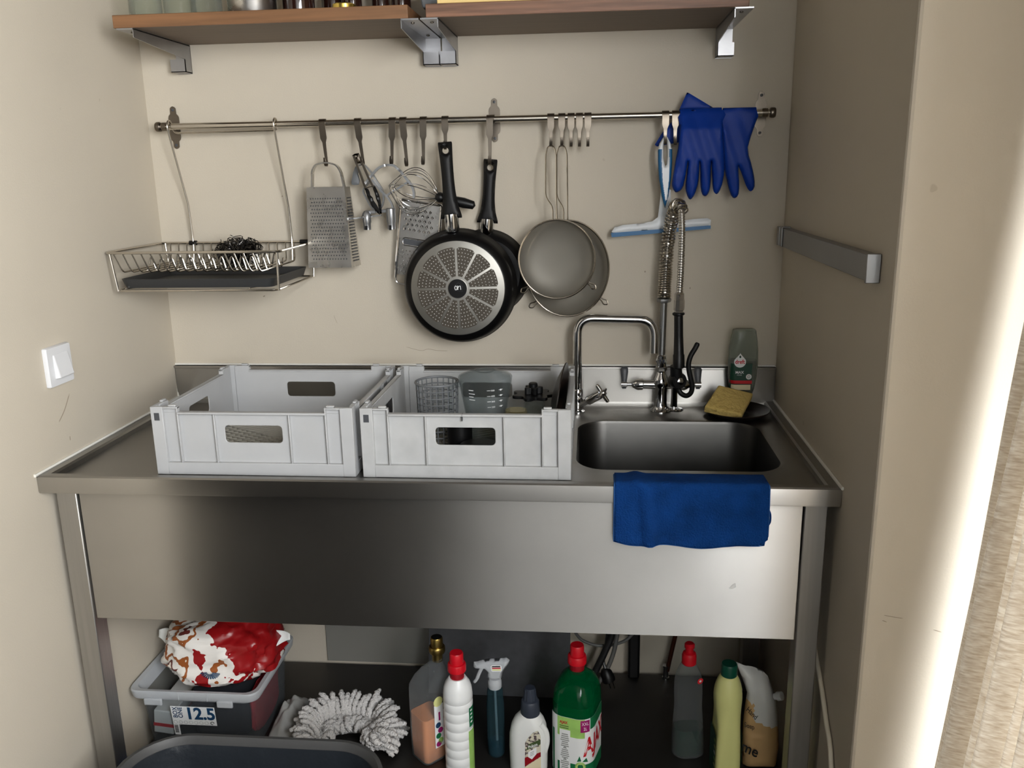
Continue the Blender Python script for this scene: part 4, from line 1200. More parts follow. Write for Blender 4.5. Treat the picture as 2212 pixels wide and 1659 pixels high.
# ================================================================== crates on the worktop
def crate(cx, label, m, crack=False):
    w, y0, y1, z0 = 0.424, -0.573, -0.180, 0.8853
    x0, x1 = cx - w / 2, cx + w / 2
    zl, zp = z0 + 0.135, z0 + 0.146
    C = thing('plastic_crate', label, 'crate', (cx, (y0 + y1) / 2, z0), 'grey plastic crates on the worktop')
    th = 0.0026
    def panel(fn, L, hw, outward, ribs, name):
        """one crate side: fn(a along, b height, t outwards); a from 0 to L"""
        hole = [(L / 2 + p[0], 0.087 + p[1]) for p in rrect(hw, 0.037, 0.008, 4)]
        outer = rect_match(0.020, 0.0, L - 0.020, zl - z0, hole)
        e0 = 0.0086 if name == 'side_panel' else 0.0
        mb = MB().frame_plate(outer, hole, fn, -0.0085 - th, -0.0085)
        def bx(a0, b0, t0, a1, b1, t1):
            p = [fn(a, b, t) for a in (a0, a1) for b in (b0, b1) for t in (t0, t1)]
            mb.add(p, [(0, 1, 3, 2), (4, 6, 7, 5), (0, 4, 5, 1), (2, 3, 7, 6), (0, 2, 6, 4), (1, 5, 7, 3)])
        bx(0.0255, 0.0, -0.009, L - 0.0255, 0.0265, -0.0003)     # bottom band
        bx(0.056, zl - z0 - 0.0045, -0.012, L - 0.056, zl - z0, 0.001)   # top lip
        for a in ribs:
            bx(a - 0.0014, 0.026, -0.009, a + 0.0014, zl - z0 - 0.004, -0.0008)
        # higher corner ends with a recess each
        for a0, a1, s in ((0.0, 0.058, 1), (L, L - 0.058, -1)):
            bx(min(a0 + s * e0, a0 + s * 0.026), 0.0, -0.0085, max(a0 + s * e0, a0 + s * 0.026), zp - z0, -0.0001)
            bx(min(a0 + s * 0.021, a1), zl - z0 - 0.003, -0.0113, max(a0 + s * 0.021, a1), zp - z0 - 0.0005, -0.0078)
            bx(min(a0 + s * 0.0255, a1), zp - z0 - 0.004, -0.0115, max(a0 + s * 0.0255, a1), zp - z0 - 0.0003, -0.0003)
            bx(min(a1 - s * 0.0028, a1), 0.026, -0.009, max(a1 - s * 0.0028, a1), zp - z0, 0.0)
            bx(min(a0 + s * 0.038, a0 + s * 0.054), zp - z0, -0.009, max(a0 + s * 0.038, a0 + s * 0.054), zp - z0 + 0.004, -0.002)
        return mb.build(name, m, C, bevel=0.0009, seg=1)
    L = w
    f = panel(lambda a, b, t: V((x0 + a, y0 - t, z0 + b)), w, 0.121, None, (0.133, w - 0.133), 'front_panel')
    panel(lambda a, b, t: V((x1 - a, y1 + t, z0 + b)), w, 0.121, None, (0.133, w - 0.133), 'back_panel')
    D = y1 - y0
    panel(lambda a, b, t: V((x0 - t, y1 - a, z0 + b)), D, 0.100, None, (0.12, D - 0.12), 'side_panel')
    panel(lambda a, b, t: V((x1 + t, y0 + a, z0 + b)), D, 0.100, None, (0.12, D - 0.12), 'side_panel')
    # square latch holes in the front corners
    for a in (x0 + 0.013, ):
        MB().box(a - 0.0055, y0 - 0.0004, z0 + 0.117, a + 0.0055, y0 + 0.002, z0 + 0.133).build('latch_hole', 'darkgrey', C, smooth=False)
    if crack:
        MB().box(cx - 0.0045, y0 - 0.0012, z0 + 0.121, cx - 0.0038, y0 + 0.0118, z0 + 0.1353).build('crack', 'darkgrey', C, smooth=False)
    # open lattice floor
    mb = MB()
    zf0, zf1 = z0 + 0.002, z0 + 0.0075
    for s in (1, -1):
        k = -0.6
        while k < 0.9:
            # bars at +-25 degrees across the floor
            sl = 0.60 * s
            pts = []
            xa, xb = x0 + 0.013, x1 - 0.013
            ya, yb = y0 + 0.013, y1 - 0.013
            # y = ya + k*D + sl*(x-xa)  (s>0)   or from the other side
            yl = (ya + k * (yb - ya)) if s > 0 else (ya + k * (yb - ya))
            p = []
            for X in (xa, xb):
                p.append((X, yl + sl * (X - xa)))
            (X0, Y0), (X1, Y1) = p
            def clip(X0, Y0, X1, Y1):
                t0, t1 = 0.0, 1.0
                dy = Y1 - Y0
                for lim, sg in ((ya, 1), (yb, -1)):
                    a_, b_ = sg * (Y0 - lim), sg * dy
                    if abs(b_) < 1e-9:
                        if a_ < 0: return None
                    else:
                        t = -a_ / b_
                        if b_ > 0: t0 = max(t0, t)
                        else: t1 = min(t1, t)
                return (t0, t1) if t1 - t0 > 0.02 else None
            c = clip(X0, Y0, X1, Y1)
            if c:
                a = V((X0 + (X1 - X0) * c[0], Y0 + (Y1 - Y0) * c[0], 0))
                b = V((X0 + (X1 - X0) * c[1], Y0 + (Y1 - Y0) * c[1], 0))
                d = (b - a).normalized()
                n = V((-d.y, d.x, 0)) * 0.0016
                vs = [q + V((0, 0, z)) for z in (zf0, zf1) for q in (a + n, b + n, b - n, a - n)]
                mb.add(vs, [(3, 2, 1, 0), (4, 5, 6, 7), (0, 1, 5, 4), (1, 2, 6, 5), (2, 3, 7, 6), (3, 0, 4, 7)])
            k += 0.052
    fl = mb.build('lattice_floor', 'lattice', C, smooth=False, fix=False)
    fl['kind'] = 'stuff'
    return C
crate(0.4395, 'empty light grey stacking crate on the left of the worktop', 'crate')
crate(0.8785, 'scuffed light grey crate holding drying dishes, next to the sink', 'crate_worn', True)
CZ = 0.8853 + 0.0076

# contents of the right crate
B = thing('cutlery_basket', 'round grey plastic mesh basket standing in the crate beside the clear jug', 'basket', (0.784, -0.345, CZ))
for i, z in enumerate([CZ + 0.002 + 0.0152 * k for k in range(9)]):
    MB().tube(ring((0.784, -0.345, z), 0.0435 + 0.003 * i / 8, 36, plane='xy'), 0.0016, 5, True).build('hoop', 'greyplastic', B)
MB().tube(ring((0.784, -0.345, 1.031), 0.0478, 40, plane='xy'), 0.0028, 8, True).build('rim', 'greyplastic', B)
for i in range(22):
    a = 2 * PI * i / 22
    MB().tube([(0.784 + 0.0435 * math.cos(a), -0.345 + 0.0435 * math.sin(a), CZ), (0.784 + 0.047 * math.cos(a), -0.345 + 0.047 * math.sin(a), 1.031)], 0.0015, 5).build('upright', 'greyplastic', B)

J = thing('measuring_jug', 'clear plastic measuring jug turned upside down in the crate', 'jug', (0.895, -0.355, CZ))
jc = (0.895, -0.355)
MB().lathe([(0.040, CZ), (0.0415, CZ + 0.04), (0.050, 0.985), (0.0595, 1.038), (0.0605, 1.046), (0.058, 1.0495), (0.050, 1.052), (0.034, 1.058), (0.020, 1.060), (0.017, 1.0575), (0.012, 1.057), (0.0, 1.057),
            (0.0, 1.0545), (0.032, 1.0555), (0.056, 1.047), (0.0575, 1.038), (0.048, 0.985), (0.0395, CZ + 0.04), (0.038, CZ)], (jc[0], jc[1], 0), n=56).build('jug_body', 'jugglass', J)
MB().lathe([(0.020, 1.0605), (0.0215, 1.0615), (0.0225, 1.0605), (0.0215, 1.0595)], (jc[0], jc[1], 0), n=32, caps=False).build('base_ring', 'jugglass', J)
def jf(a, b, t=0.0):
    R_ = 0.050 + (b - 0.985) * 0.179 + 0.0006
    g = a / R_
    return V((jc[0] + (R_ + t) * math.sin(g), jc[1] - (R_ + t) * math.cos(g), b))
MB().tube(round_path([jf(-0.068, 1.034), V((jc[0] - 0.078, jc[1] - 0.012, 1.025)), V((jc[0] - 0.076, jc[1] - 0.012, 0.945)), V((jc[0] - 0.045, jc[1] - 0.008, 0.925))], 0.016, 5), [0.006] * 14, 8).build('jug_handle', 'jugglass', J)
for k, z in enumerate((1.027, 1.014, 1.001, 0.988)):
    patch('scale_mark', 0.010, z, 0.018, z + 0.0009, 'whiteink', J, jf, 0.0003, 4)
    text('lettering', str(500 - 100 * k), 0.0055, 'whiteink', J, lambda a, b, t, z=z: jf(0.023 + a, z - 0.0015 + b, t))
    patch('scale_mark', 0.037, z, 0.048, z + 0.0009, 'whiteink', J, jf, 0.0003, 4)
    decal('scale_mark', disc_pts(0.0425, z, 0.0022, 12), 'whiteink', J, jf)
for k, (bt, z) in enumerate((('LITRE', 1.026), ('FLOUR', 1.018), ('SUGAR', 1.011), ('RICE', 1.004))):
    patch('scale_mark', -0.032, z, -0.020 + 0.003 * (k % 2), z + 0.0016, 'whiteink', J, jf, 0.0003, 4)

def tumbler(x, y, r, h, label, m):
    g = MB().lathe([(r, 0), (r * 0.98, h * 0.1), (r * 0.84, h * 0.92), (r * 0.78, h), (0, h), (0, h * 0.93), (r * 0.74, h * 0.9), (r * 0.93, h * 0.06), (r * 0.94, 0)], (x, y, CZ), n=32).build('tumbler', m, loc=(x, y, CZ))
    return tag(g, label, 'glass')
tumbler(0.968, -0.415, 0.029, 0.094, 'greenish glass tumbler upside down in the crate, right of the jug', 'amber')
tumbler(1.003, -0.34, 0.028, 0.097, 'clear glass tumbler upside down, carrying the black star-shaped lid', 'glass')
st = thing('blender_lid', 'black star-shaped plastic lid lying on the upturned tumbler', 'lid', (0.999, -0.318, 0.9915))
star = [((0.043 + 0.007 * math.cos(7 * 2 * PI * i / 84)) * math.cos(2 * PI * i / 84) + 0.999, (0.043 + 0.007 * math.cos(7 * 2 * PI * i / 84)) * math.sin(2 * PI * i / 84) - 0.318) for i in range(84)]
MB().prism(star, lambda a, b, t: V((a, b, t)), 0.991, 0.998).build('lid_plate', 'black', st, bevel=0.001)
star2 = [((0.017 + 0.005 * math.cos(5 * 2 * PI * i / 60)) * math.cos(2 * PI * i / 60) + 0.999, (0.017 + 0.005 * math.cos(5 * 2 * PI * i / 60)) * math.sin(2 * PI * i / 60) - 0.318) for i in range(60)]
MB().prism(star2, lambda a, b, t: V((a, b, t)), 0.998, 1.014).build('lid_grip', 'black', st, bevel=0.0015)
MB().lathe([(0.010, 1.0142), (0.010, 1.021), (0.008, 1.023), (0, 1.023)], (0.999, -0.318, 0), n=16).build('lid_knob', 'black', st)
m_ = to_axis((-1, 0.10, 0.10))
g = MB().lathe([(0.0, 0.020), (0.03, 0.019), (0.06, 0.012), (0.088, 0.001), (0.091, 0.0), (0.091, -0.0025), (0.086, -0.002), (0.058, 0.008), (0.03, 0.015), (0.0, 0.016)], (1.063, -0.345, CZ + 0.0905), m_, 56).build('shallow_bowl', 'brown', loc=(1.063, -0.345, CZ))
tag(g, 'dark brown shallow bowl standing on edge against the crate end', 'bowl')
g = MB().lathe([(0.0, 0.0), (0.038, 0.0), (0.042, 0.004), (0.043, 0.030), (0.040, 0.033), (0.0, 0.034)], (0.893, -0.470, CZ), n=32).build('round_lid', 'black', loc=(0.893, -0.470, CZ))
tag(g, 'round black plastic cap lying before the jug inside the crate', 'lid')
g = MB().lathe([(0.0, 0.0), (0.024, 0.0), (0.027, 0.003), (0.028, 0.060), (0.024, 0.063), (0.0, 0.064)], (0.842, -0.405, CZ), n=28).build('plastic_beaker', 'black', loc=(0.842, -0.405, CZ))
tag(g, 'small black beaker between the grey basket and the clear jug', 'beaker')
def spoon(x, y, a, label):
    mm = Matrix.Translation((x, y, CZ + 0.002)) @ Matrix.Rotation(a, 4, 'Z')
    mb = MB().ribbon([mm @ V((0, 0, 0.004)), mm @ V((0.05, 0, 0.006)), mm @ V((0.10, 0, 0.004))], [0.010, 0.006, 0.005], 0.002, V((-math.sin(a), math.cos(a), 0)))
    mb.loft([[mm @ V((0.118 + 0.022 * k * math.cos(t), 0.0125 * k * math.sin(t), z)) for t in [2 * PI * i / 20 for i in range(20)]] for k, z in ((0.1, 0.0), (0.7, 0.001), (1.0, 0.005), (0.95, 0.0055), (0.6, 0.002), (0.1, 0.001))])
    return tag(mb.build('teaspoon', 'inox', loc=(x, y, CZ)), label, 'spoon', 'spoons in the right crate')
spoon(0.815, -0.548, 2.9, 'steel teaspoon at the front left inside the right crate')
spoon(0.838, -0.535, 2.6, 'steel teaspoon lying just behind the front one inside the right crate')

# ================================================================== taps
F = thing('swan_neck_tap', 'chrome swan neck tap with cross handle standing between crate and sink', 'tap', (1.096, -0.072, 0.885))
tx, ty = 1.0955, -0.0715
MB().lathe([(0.0, 0), (0.0185, 0), (0.0185, 0.003), (0.012, 0.006), (0.0105, 0.012), (0.0125, 0.020), (0.0145, 0.030), (0.012, 0.042), (0.0, 0.043)], (tx, ty, 0.8852), n=28).lathe([(0.0, -0.020), (0.0075, -0.020), (0.009, -0.012), (0.009, 0.012), (0.0075, 0.020), (0, 0.020)], (tx, ty, 0.912), to_axis((1, 0.1, 0.0)), 16).build('tap_base', 'chrome', F)
MB().lathe([(0.0125, 0.925), (0.0135, 0.927), (0.0135, 0.944), (0.012, 0.946)], (tx, ty, 0), n=24).build('collar', 'chrome', F)
MB().tube(round_path([(tx, ty, 0.93), (tx, ty, 1.1285), (1.286, ty, 1.1235), (1.2865, ty, 1.040)], 0.042, 9), 0.0107, 18).build('spout', 'chrome', F)
v0, v1 = V((1.104, -0.078, 0.906)), V((1.158, -0.100, 0.942))
d = (v1 - v0).normalized()
MB().tube([v0, v0 + (v1 - v0) * 0.35], 0.008, 8).lathe([(0.0105, 0), (0.0115, 0.002), (0.0115, 0.038), (0.010, 0.042), (0, 0.043)], v0 + (v1 - v0) * 0.32, to_axis(d), 20).build('valve', 'chrome', F)
e1 = V((-0.45, 0.0, 0.9))
e1 = (e1 - d * e1.dot(d)).normalized()
e2 = d.cross(e1)
for q in (e1, -e1, e2, -e2):
    MB().tube([v1, v1 + q * 0.012, v1 + q * 0.0245, v1 + q * 0.027], [0.006, 0.0056, 0.0052, 0.003], 10).build('cross_arm', 'chrome', F)
MB().lathe([(0, -0.004), (0.009, -0.003), (0.010, 0.004), (0.007, 0.008), (0, 0.009)], v1, to_axis(d), 18).build('cross_hub', 'chrome', F)

F = thing('pre_rinse_tap', 'chrome mixer tap with tall spring arm and black hand shower over the sink', 'tap', (1.306, -0.058, 0.885))
mx, my = 1.306, -0.058
MB().lathe([(0.0, 0), (0.026, 0), (0.026, 0.003), (0.020, 0.008), (0.0165, 0.018), (0.0155, 0.045), (0.0175, 0.062), (0.0215, 0.074), (0.0185, 0.088), (0.012, 0.098), (0.0105, 0.108)], (mx, my, 0.8852), n=32).build('tap_body', 'chrome', F)
for s in (-1, 1):
    MB().lathe([(0.015, 0.0), (0.0125, 0.020), (0.0115, 0.044), (0.0150, 0.046), (0.0155, 0.058), (0.013, 0.064), (0.008, 0.072), (0.005, 0.074), (0.005, 0.084), (0.0075, 0.085), (0.0085, 0.100), (0.0, 0.101)], (mx, my, 0.9555), to_axis((s, 0, 0)), 24).build('side_arm', 'chrome', F)
    bl = [(-0.005, -0.012), (-0.0065, 0.004), (-0.009, 0.028), (-0.010, 0.036), (-0.006, 0.042), (0.003, 0.043), (0.0095, 0.040), (0.010, 0.030), (0.0065, 0.006), (0.005, -0.012)]
    if s > 0:
        bl = [(-a, b) for a, b in bl]
    MB().inflate(bl, [], 0.004, 0.004, 0.006, lambda x, z, h, s=s: V((mx + s * 0.0925 + x * 1.0, my - 0.002 + 0.012 * max(0, z) / 0.04 - h, 0.956 + z))).build('lever', 'darkgrey', F, ang=60)
MB().lathe([(0.0105, 0.99), (0.0145, 0.992), (0.0145, 1.001), (0.0115, 1.004), (0.0115, 1.010), (0.0135, 1.012), (0.0135, 1.022), (0.010, 1.025)], (mx, my, 0), n=6).lathe([(0.0105, 0.985), (0.012, 0.99), (0.012, 1.03), (0.009, 1.033)], (mx, my, 0), n=20).build('riser_nut', 'chrome', F)
MB().tube([(mx, my, 1.02), (1.3085, -0.058, 1.172)], 0.0085, 16).build('riser', 'steel_dull', F)
MB().lathe([(0.010, 1.164), (0.0165, 1.166), (0.018, 1.170), (0.018, 1.174), (0.012, 1.177)], (1.3083, -0.058, 0), n=6).build('spring_nut', 'steel_dull', F)
SP = spline([(1.3085, -0.058, 1.176), (1.3095, -0.058, 1.215), (1.3115, -0.058, 1.265), (1.3140, -0.060, 1.315), (1.3195, -0.070, 1.360), (1.3265, -0.094, 1.396), (1.3325, -0.122, 1.402), (1.3365, -0.139, 1.387)], 24)
# evenly walk the path for coil and hose
def walk(P, ds):
    out, acc = [P[0].copy()], 0
    for i in range(1, len(P)):
        a, b = P[i - 1], P[i]
        L = (b - a).length
        t = ds - acc
        while t <= L:
            out.append(a + (b - a) * (t / L))
            t += ds
        acc = L - (t - ds)
    return out
W_ = walk(SP, 0.0003)
coil = []
ph = 0.0
for i, p in enumerate(W_):
    q = i / (len(W_) - 1)
    t = (W_[min(i + 1, len(W_) - 1)] - W_[max(i - 1, 0)]).normalized()
    u = V((1, 0, 0))
    u = (u - t * u.dot(t)).normalized()
    v = t.cross(u)
    pitch = 0.0058 if q < 0.26 else (0.0078 if q < 0.6 else 0.0092)
    ph += 2 * PI * 0.0003 / pitch
    rad = 0.0150 + 0.0005 * math.sin(q * 40)
    coil.append(p + (u * math.cos(ph) + v * math.sin(ph)) * rad)
MB().tube(coil, 0.0021, 6).build('spring', 'wire', F)
HP = W_[::5] + walk(spline([(1.3365, -0.139, 1.387), (1.3385, -0.143, 1.340), (1.3385, -0.143, 1.27), (1.337, -0.142, 1.195)], 20), 0.0015)[1:]
MB().tube(HP, [0.0076 + (0.0009 if (i // 2) % 2 else -0.0004) for i in range(len(HP))], 10).build('hose', 'inox', F, ang=80)
cp = V((1.337, -0.142, 1.198))
H = MB().lathe([(0.0085, 0.004), (0.0115, 0.0), (0.0115, -0.014), (0.0128, -0.015), (0.0128, -0.038), (0.0105, -0.040), (0.0105, -0.048)], cp, n=8).build('coupling', 'inox', F, ang=20)
MB().lathe([(0.0105, 0.006), (0.0145, 0.004), (0.0145, 0.0), (0.0105, -0.003), (0.0108, -0.05), (0.0122, -0.095), (0.0138, -0.098), (0.0142, -0.128), (0.010, -0.131)], V((1.3365, -0.141, 1.148)), to_axis((-0.03, 0.035, 1)), 24).build('hand_grip', 'black', F)
gb_ = V((1.3395, -0.132, 0.984))
gp = MB().lathe([(0, -0.013), (0.018, -0.013), (0.0205, -0.009), (0.0205, 0.009), (0.018, 0.013), (0, 0.013)], gb_, to_axis((0.35, -0.9, 0.1)), 26).tube([(1.334, -0.137, 1.022), (1.336, -0.134, 1.0), gb_], [0.0135, 0.015, 0.014], 16).build('spray_valve', 'black', F)
MB().lathe([(0.0075, 0.012), (0.0095, 0.014), (0.0095, 0.019), (0.006, 0.021), (0.0, 0.021)], gb_, to_axis((0.35, -0.9, 0.1)), 6).build('valve_nut', 'chrome', gp)
MB().tube([gb_ + V((-0.006, 0.004, -0.010)), (1.3335, -0.125, 0.945), (1.3335, -0.122, 0.915)], [0.0085, 0.0075, 0.0085], 14).build('nozzle', 'chrome', F)
MB().lathe([(0.0, 0.004), (0.006, 0.006), (0.020, 0.003), (0.0225, 0.0), (0.021, -0.003), (0.0, -0.004)], (1.3345, -0.121, 0.908), to_axis((0.05, 0.06, 1)), 30).build('spray_disc', 'chrome', F)
lv = spline([(1.3850, -0.137, 1.079), (1.3790, -0.139, 1.066), (1.3680, -0.143, 1.047), (1.3635, -0.145, 1.025), (1.3680, -0.146, 0.998), (1.3735, -0.146, 0.975), (1.3715, -0.145, 0.957), (1.3610, -0.142, 0.948), (1.3480, -0.137, 0.953), (1.3420, -0.134, 0.965)], 5)
MB().tube(lv, [0.0035, 0.0052] + [0.0062] * (len(lv) - 4) + [0.005, 0.004], 12).build('trigger_lever', 'blacksoft', F)

# ================================================================== soap, sponge, dish
DX, DY = 1.492, -0.090
g = MB().lathe([(0.0, 0.0), (0.050, 0.0), (0.058, 0.002), (0.078, 0.012), (0.0815, 0.0155), (0.080, 0.017), (0.074, 0.0135), (0.056, 0.0045), (0.050, 0.0022), (0.030, 0.0022), (0.028, 0.0032), (0.026, 0.0022), (0, 0.0022)], (DX, DY, 0.8853), n=56).build('soap_dish', 'brown', loc=(DX, DY, 0.8853))
tag(g, 'round black-brown dish beside the sink holding sponge and soap bottle', 'dish')
P = thing('dish_soap_bottle', 'upside-down dish soap bottle with white drop label behind the yellow sponge', 'bottle', (1.508, -0.047, 0.889))
bc = (1.509, -0.047)
def soap_sec(z, k=1.0, kz=0):
    prof = [(0.905, 0.038, 0.026), (0.925, 0.050, 0.034), (0.945, 0.062, 0.038), (0.975, 0.0705, 0.040), (1.010, 0.0735, 0.041), (1.045, 0.071, 0.040), (1.075, 0.064, 0.037), (1.088, 0.059, 0.033), (1.0945, 0.054, 0.028), (1.0965, 0.044, 0.020)]
    for i in range(len(prof) - 1):
        if prof[i][0] <= z <= prof[i + 1][0]:
            t = (z - prof[i][0]) / (prof[i + 1][0] - prof[i][0])
            return prof[i][1] + (prof[i + 1][1] - prof[i][1]) * t, prof[i][2] + (prof[i + 1][2] - prof[i][2]) * t
    return prof[-1][1:] if z > 1 else prof[0][1:]
zs = [0.905, 0.925, 0.945, 0.96, 0.975, 0.99, 1.010, 1.03, 1.045, 1.06, 1.075, 1.083, 1.088, 1.092, 1.0945, 1.0965]
MB().loft([sect(bc, *soap_sec(z), 0.018 if z < 1.09 else 0.008, z, 0, 6) for z in zs]).build('bottle_body', 'smoky', P)
MB().loft([sect(bc, soap_sec(z)[0] - 0.004, soap_sec(z)[1] - 0.004, 0.016, z, 0, 6) for z in [0.908, 0.925, 0.945, 0.96, 0.975, 0.99, 1.010, 1.018]]).build('liquid', 'darkgreen', P)
MB().lathe([(0.015, 0.889), (0.017, 0.891), (0.017, 0.904), (0.014, 0.906)], (bc[0], bc[1], 0), n=24).build('cap', 'darkgreen', P)
def sf(a, b, t=0.0):
    w_, d_ = soap_sec(b)
    X = a - bc[0] if False else a
    e = max(0, abs(X) - (w_ / 2 - 0.016))
    y = -d_ / 2 + (0.016 - math.sqrt(max(0, 0.016 ** 2 - min(e, 0.0158) ** 2)) if e > 0 else 0)
    return V((bc[0] + X, bc[1] + y - 0.0005 - t, b))
patch('label', -0.032, 0.948, 0.020, 1.012, 'darkgreenink', P, sf, 0.0, 14, 10)
patch('label_band', -0.033, 0.960, 0.021, 0.9685, 'redink', P, sf, 0.0003, 14, 3)
patch('label_band', -0.029, 0.944, 0.018, 0.9575, 'creamink', P, sf, 0.0003, 14, 3)
drop = [(-0.0105 + 0.0145 * math.sin(2 * PI * i / 28) * (1 if math.cos(2 * PI * i / 28) < 0.2 else (1.25 - math.cos(2 * PI * i / 28) * 1.25) ** 0.8), 1.0165 + (0.0145 if math.cos(2 * PI * i / 28) < 0 else 0.022) * math.cos(2 * PI * i / 28)) for i in range(28)]
decal('drop_mark', drop, 'whiteink', P, sf, 0.0005)
decal('drop_mark', [(-0.0105 + 0.0024 * math.sin(2 * PI * i / 14) * (0.6 if math.cos(2 * PI * i / 14) > 0.4 else 1), 1.0295 + 0.0036 * math.cos(2 * PI * i / 14)) for i in range(14)], 'darkgreenink', P, sf, 0.0008)
text('lettering', 'dreft', 0.0145, 'redink', P, lambda a, b, t: sf(-0.0108 + a, 1.0120 + b, 0.0009), sx=0.82, weight=0.0004)
text('lettering', 'MAX', 0.0095, 'whiteink', P, lambda a, b, t: sf(-0.0105 + a, 0.9865 + b, 0.0006), weight=0.0002)
text('lettering', 'POWER', 0.0034, 'whiteink', P, lambda a, b, t: sf(-0.0105 + a, 0.9815 + b, 0.0006))
decal('round_mark', disc_pts(0.0125, 0.9785, 0.0070, 20), 'whiteink', P, sf, 0.0007)
MB().tube([sf(0.0125 + 0.003 * math.cos(2 * PI * i / 12), 0.9785 + 0.003 * math.sin(2 * PI * i / 12), 0.001) for i in range(12)], 0.0005, 5, True).build('round_mark', 'darkgreenink', P)
q = [V((1.405, -0.148, 0.9235)), V((1.492, -0.166, 0.9085)), V((1.530, -0.094, 0.9435)), V((1.447, -0.078, 0.9605))]
n_ = (q[1] - q[0]).cross(q[3] - q[0]).normalized()
if n_.z < 0:
    n_ = -n_
def spf(u, w, k):
    b = (q[0] * (1 - u) + q[1] * u) * (1 - w) + (q[3] * (1 - u) + q[2] * u) * w
    return b + n_ * (k + 0.0007 * noise.noise(b * 90))
mb = MB()
nU, nV = 18, 14
top = lambda u, w: spf(u, w, 0.0)
bot = lambda u, w: spf(u, w, -0.022)
mb.grid(top, nU, nV)
mb.grid(bot, nU, nV)
mb.grid(lambda u, w: spf(u, 0, -0.022 * w), nU, 3).grid(lambda u, w: spf(u, 1, -0.022 * w), nU, 3).grid(lambda u, w: spf(0, u, -0.022 * w), nV, 3).grid(lambda u, w: spf(1, u, -0.022 * w), nV, 3)
g = mb.build('sponge', 'sponge', loc=(1.47, -0.12, 0.888), ang=60, bevel=0.004, seg=2)
tag(g, 'worn yellow sponge leaning in the dark dish against the soap bottle', 'sponge')

# ================================================================== towel over the front rim
tz = [(-0.585, 0.9035), (-0.600, 0.904), (-0.620, 0.9045), (-0.634, 0.9045), (-0.6385, 0.902), (-0.6400, 0.895), (-0.6405, 0.87), (-0.6405, 0.84), (-0.640, 0.81), (-0.6395, 0.790)]
tp = spline([(0, a, b) for a, b in tz], 3)
def tow(u, w):
    i = w * (len(tp) - 1)
    k = min(int(i), len(tp) - 2)
    p = tp[k] + (tp[k + 1] - tp[k]) * (i - k)
    x = 1.176 + 0.287 * u + 0.003 * w * (u - 0.3)
    z = p.z
    hang = max(0, min(1, (w - 0.45) / 0.5))
    z -= hang * (0.010 * math.sin(PI * u) + 0.003 * math.sin(u * 14))
    y = p.y - hang * 0.004 * (1 + math.sin(u * 9 + 0.5)) - 0.008 * math.exp(-((u - 0.14 - 0.10 * w) / 0.035) ** 2) * (0.4 + w) * (1 if w > 0.3 else 0.6)
    z += 0.005 * math.exp(-((u - 0.14) / 0.04) ** 2) * (1 - hang)
    if u > 0.96 and w > 0.93:
        x -= 0.006
    y -= 0.0012 * noise.noise(V((u * 14, w * 9, 1)))
    return V((x, y, z))
TW = thing('towel', 'blue microfibre cloth hanging over the front rim below the sink', 'towel', (1.32, -0.63, 0.79))
t_ = MB().grid(tow, 60, 40).build('cloth', 'towel', TW, ang=180, fix=False)
md = t_.modifiers.new('solid', 'SOLIDIFY')
md.thickness = 0.004
md.offset = -1
hm = [tow(0, w / 30) for w in range(31)] + [tow(u / 40, 1) for u in range(1, 41)] + [tow(1, 1 - w / 30) for w in range(1, 31)]
MB().tube([p + V((0, -0.001, 0)) for p in hm], 0.0024, 6).build('hem', 'hem', TW)
MB().tube(spline([tow(1, 0.70) , tow(1, 0.74) + V((0.004, 0, 0)), tow(1, 0.79) + V((0.004, 0, 0)), tow(1, 0.82)], 4), 0.0018, 6).build('hanging_loop', 'towel', TW)

# ================================================================== things on the undershelf
UZ = 0.1033

# clear storage box with its contents
B = thing('storage_box', 'clear plastic storage box with a white label, left on the undershelf', 'storage box', (0.173, -0.31, UZ))
bx = (0.173, -0.308)
prof = [(UZ, 0.262, 0.222, 0.02), (UZ + 0.002, 0.268, 0.228, 0.02), (0.20, 0.280, 0.238, 0.02), (0.248, 0.288, 0.246, 0.02)]
lo = [sect(bx, w, d, r, z) for z, w, d, r in prof]
inn = [sect(bx, w - 0.004, d - 0.004, r, z + 0.002) for z, w, d, r in reversed(prof)]
MB().loft(lo + inn, cap0=True, cap1=True).build('box_body', 'frosted', B)
rim = [(0.246, 0.290, 0.248), (0.252, 0.300, 0.258), (0.256, 0.302, 0.260), (0.258, 0.318, 0.276), (0.262, 0.322, 0.280), (0.278, 0.326, 0.284), (0.2815, 0.322, 0.280), (0.279, 0.300, 0.258), (0.275, 0.296, 0.254), (0.250, 0.286, 0.244)]
MB().loft([sect(bx, w, d, 0.026, z) for z, w, d in rim], closed=False, cap0=False, cap1=False).build('box_rim', 'frosted_rim', B)
for x0, x1 in ((0.052, 0.098), (0.235, 0.275)):
    MB().box(x0, bx[1] - 0.1445, 0.244, x1, bx[1] - 0.1375, 0.262).build('rim_tab', 'frosted_rim', B, bevel=0.003)
for x in (0.140, 0.212):
    MB().box(x - 0.001, bx[1] - 0.1425, 0.260, x + 0.001, bx[1] - 0.1385, 0.280).build('rim_rib', 'frosted_rim', B)
lf = plane_fn((0.165, bx[1] - 0.1245, 0.2075), (1, 0, 0), (0, -0.10, 1))
lb = patch('label', -0.057, -0.029, 0.055, 0.026, 'whiteink', B, lf, 0.0, 4, 2)
text('lettering', '12.5', 0.048, 'navyink', lb, lambda a, b, t: lf(0.0165 + a, -0.0105 + b, 0.0005), sx=0.93, weight=0.0016)
text('lettering', 'BOX', 0.0165, 'navyink', lb, lambda a, b, t: lf(-0.0415 - b, 0.0075 + a, 0.0005), sx=0.95, weight=0.0003)
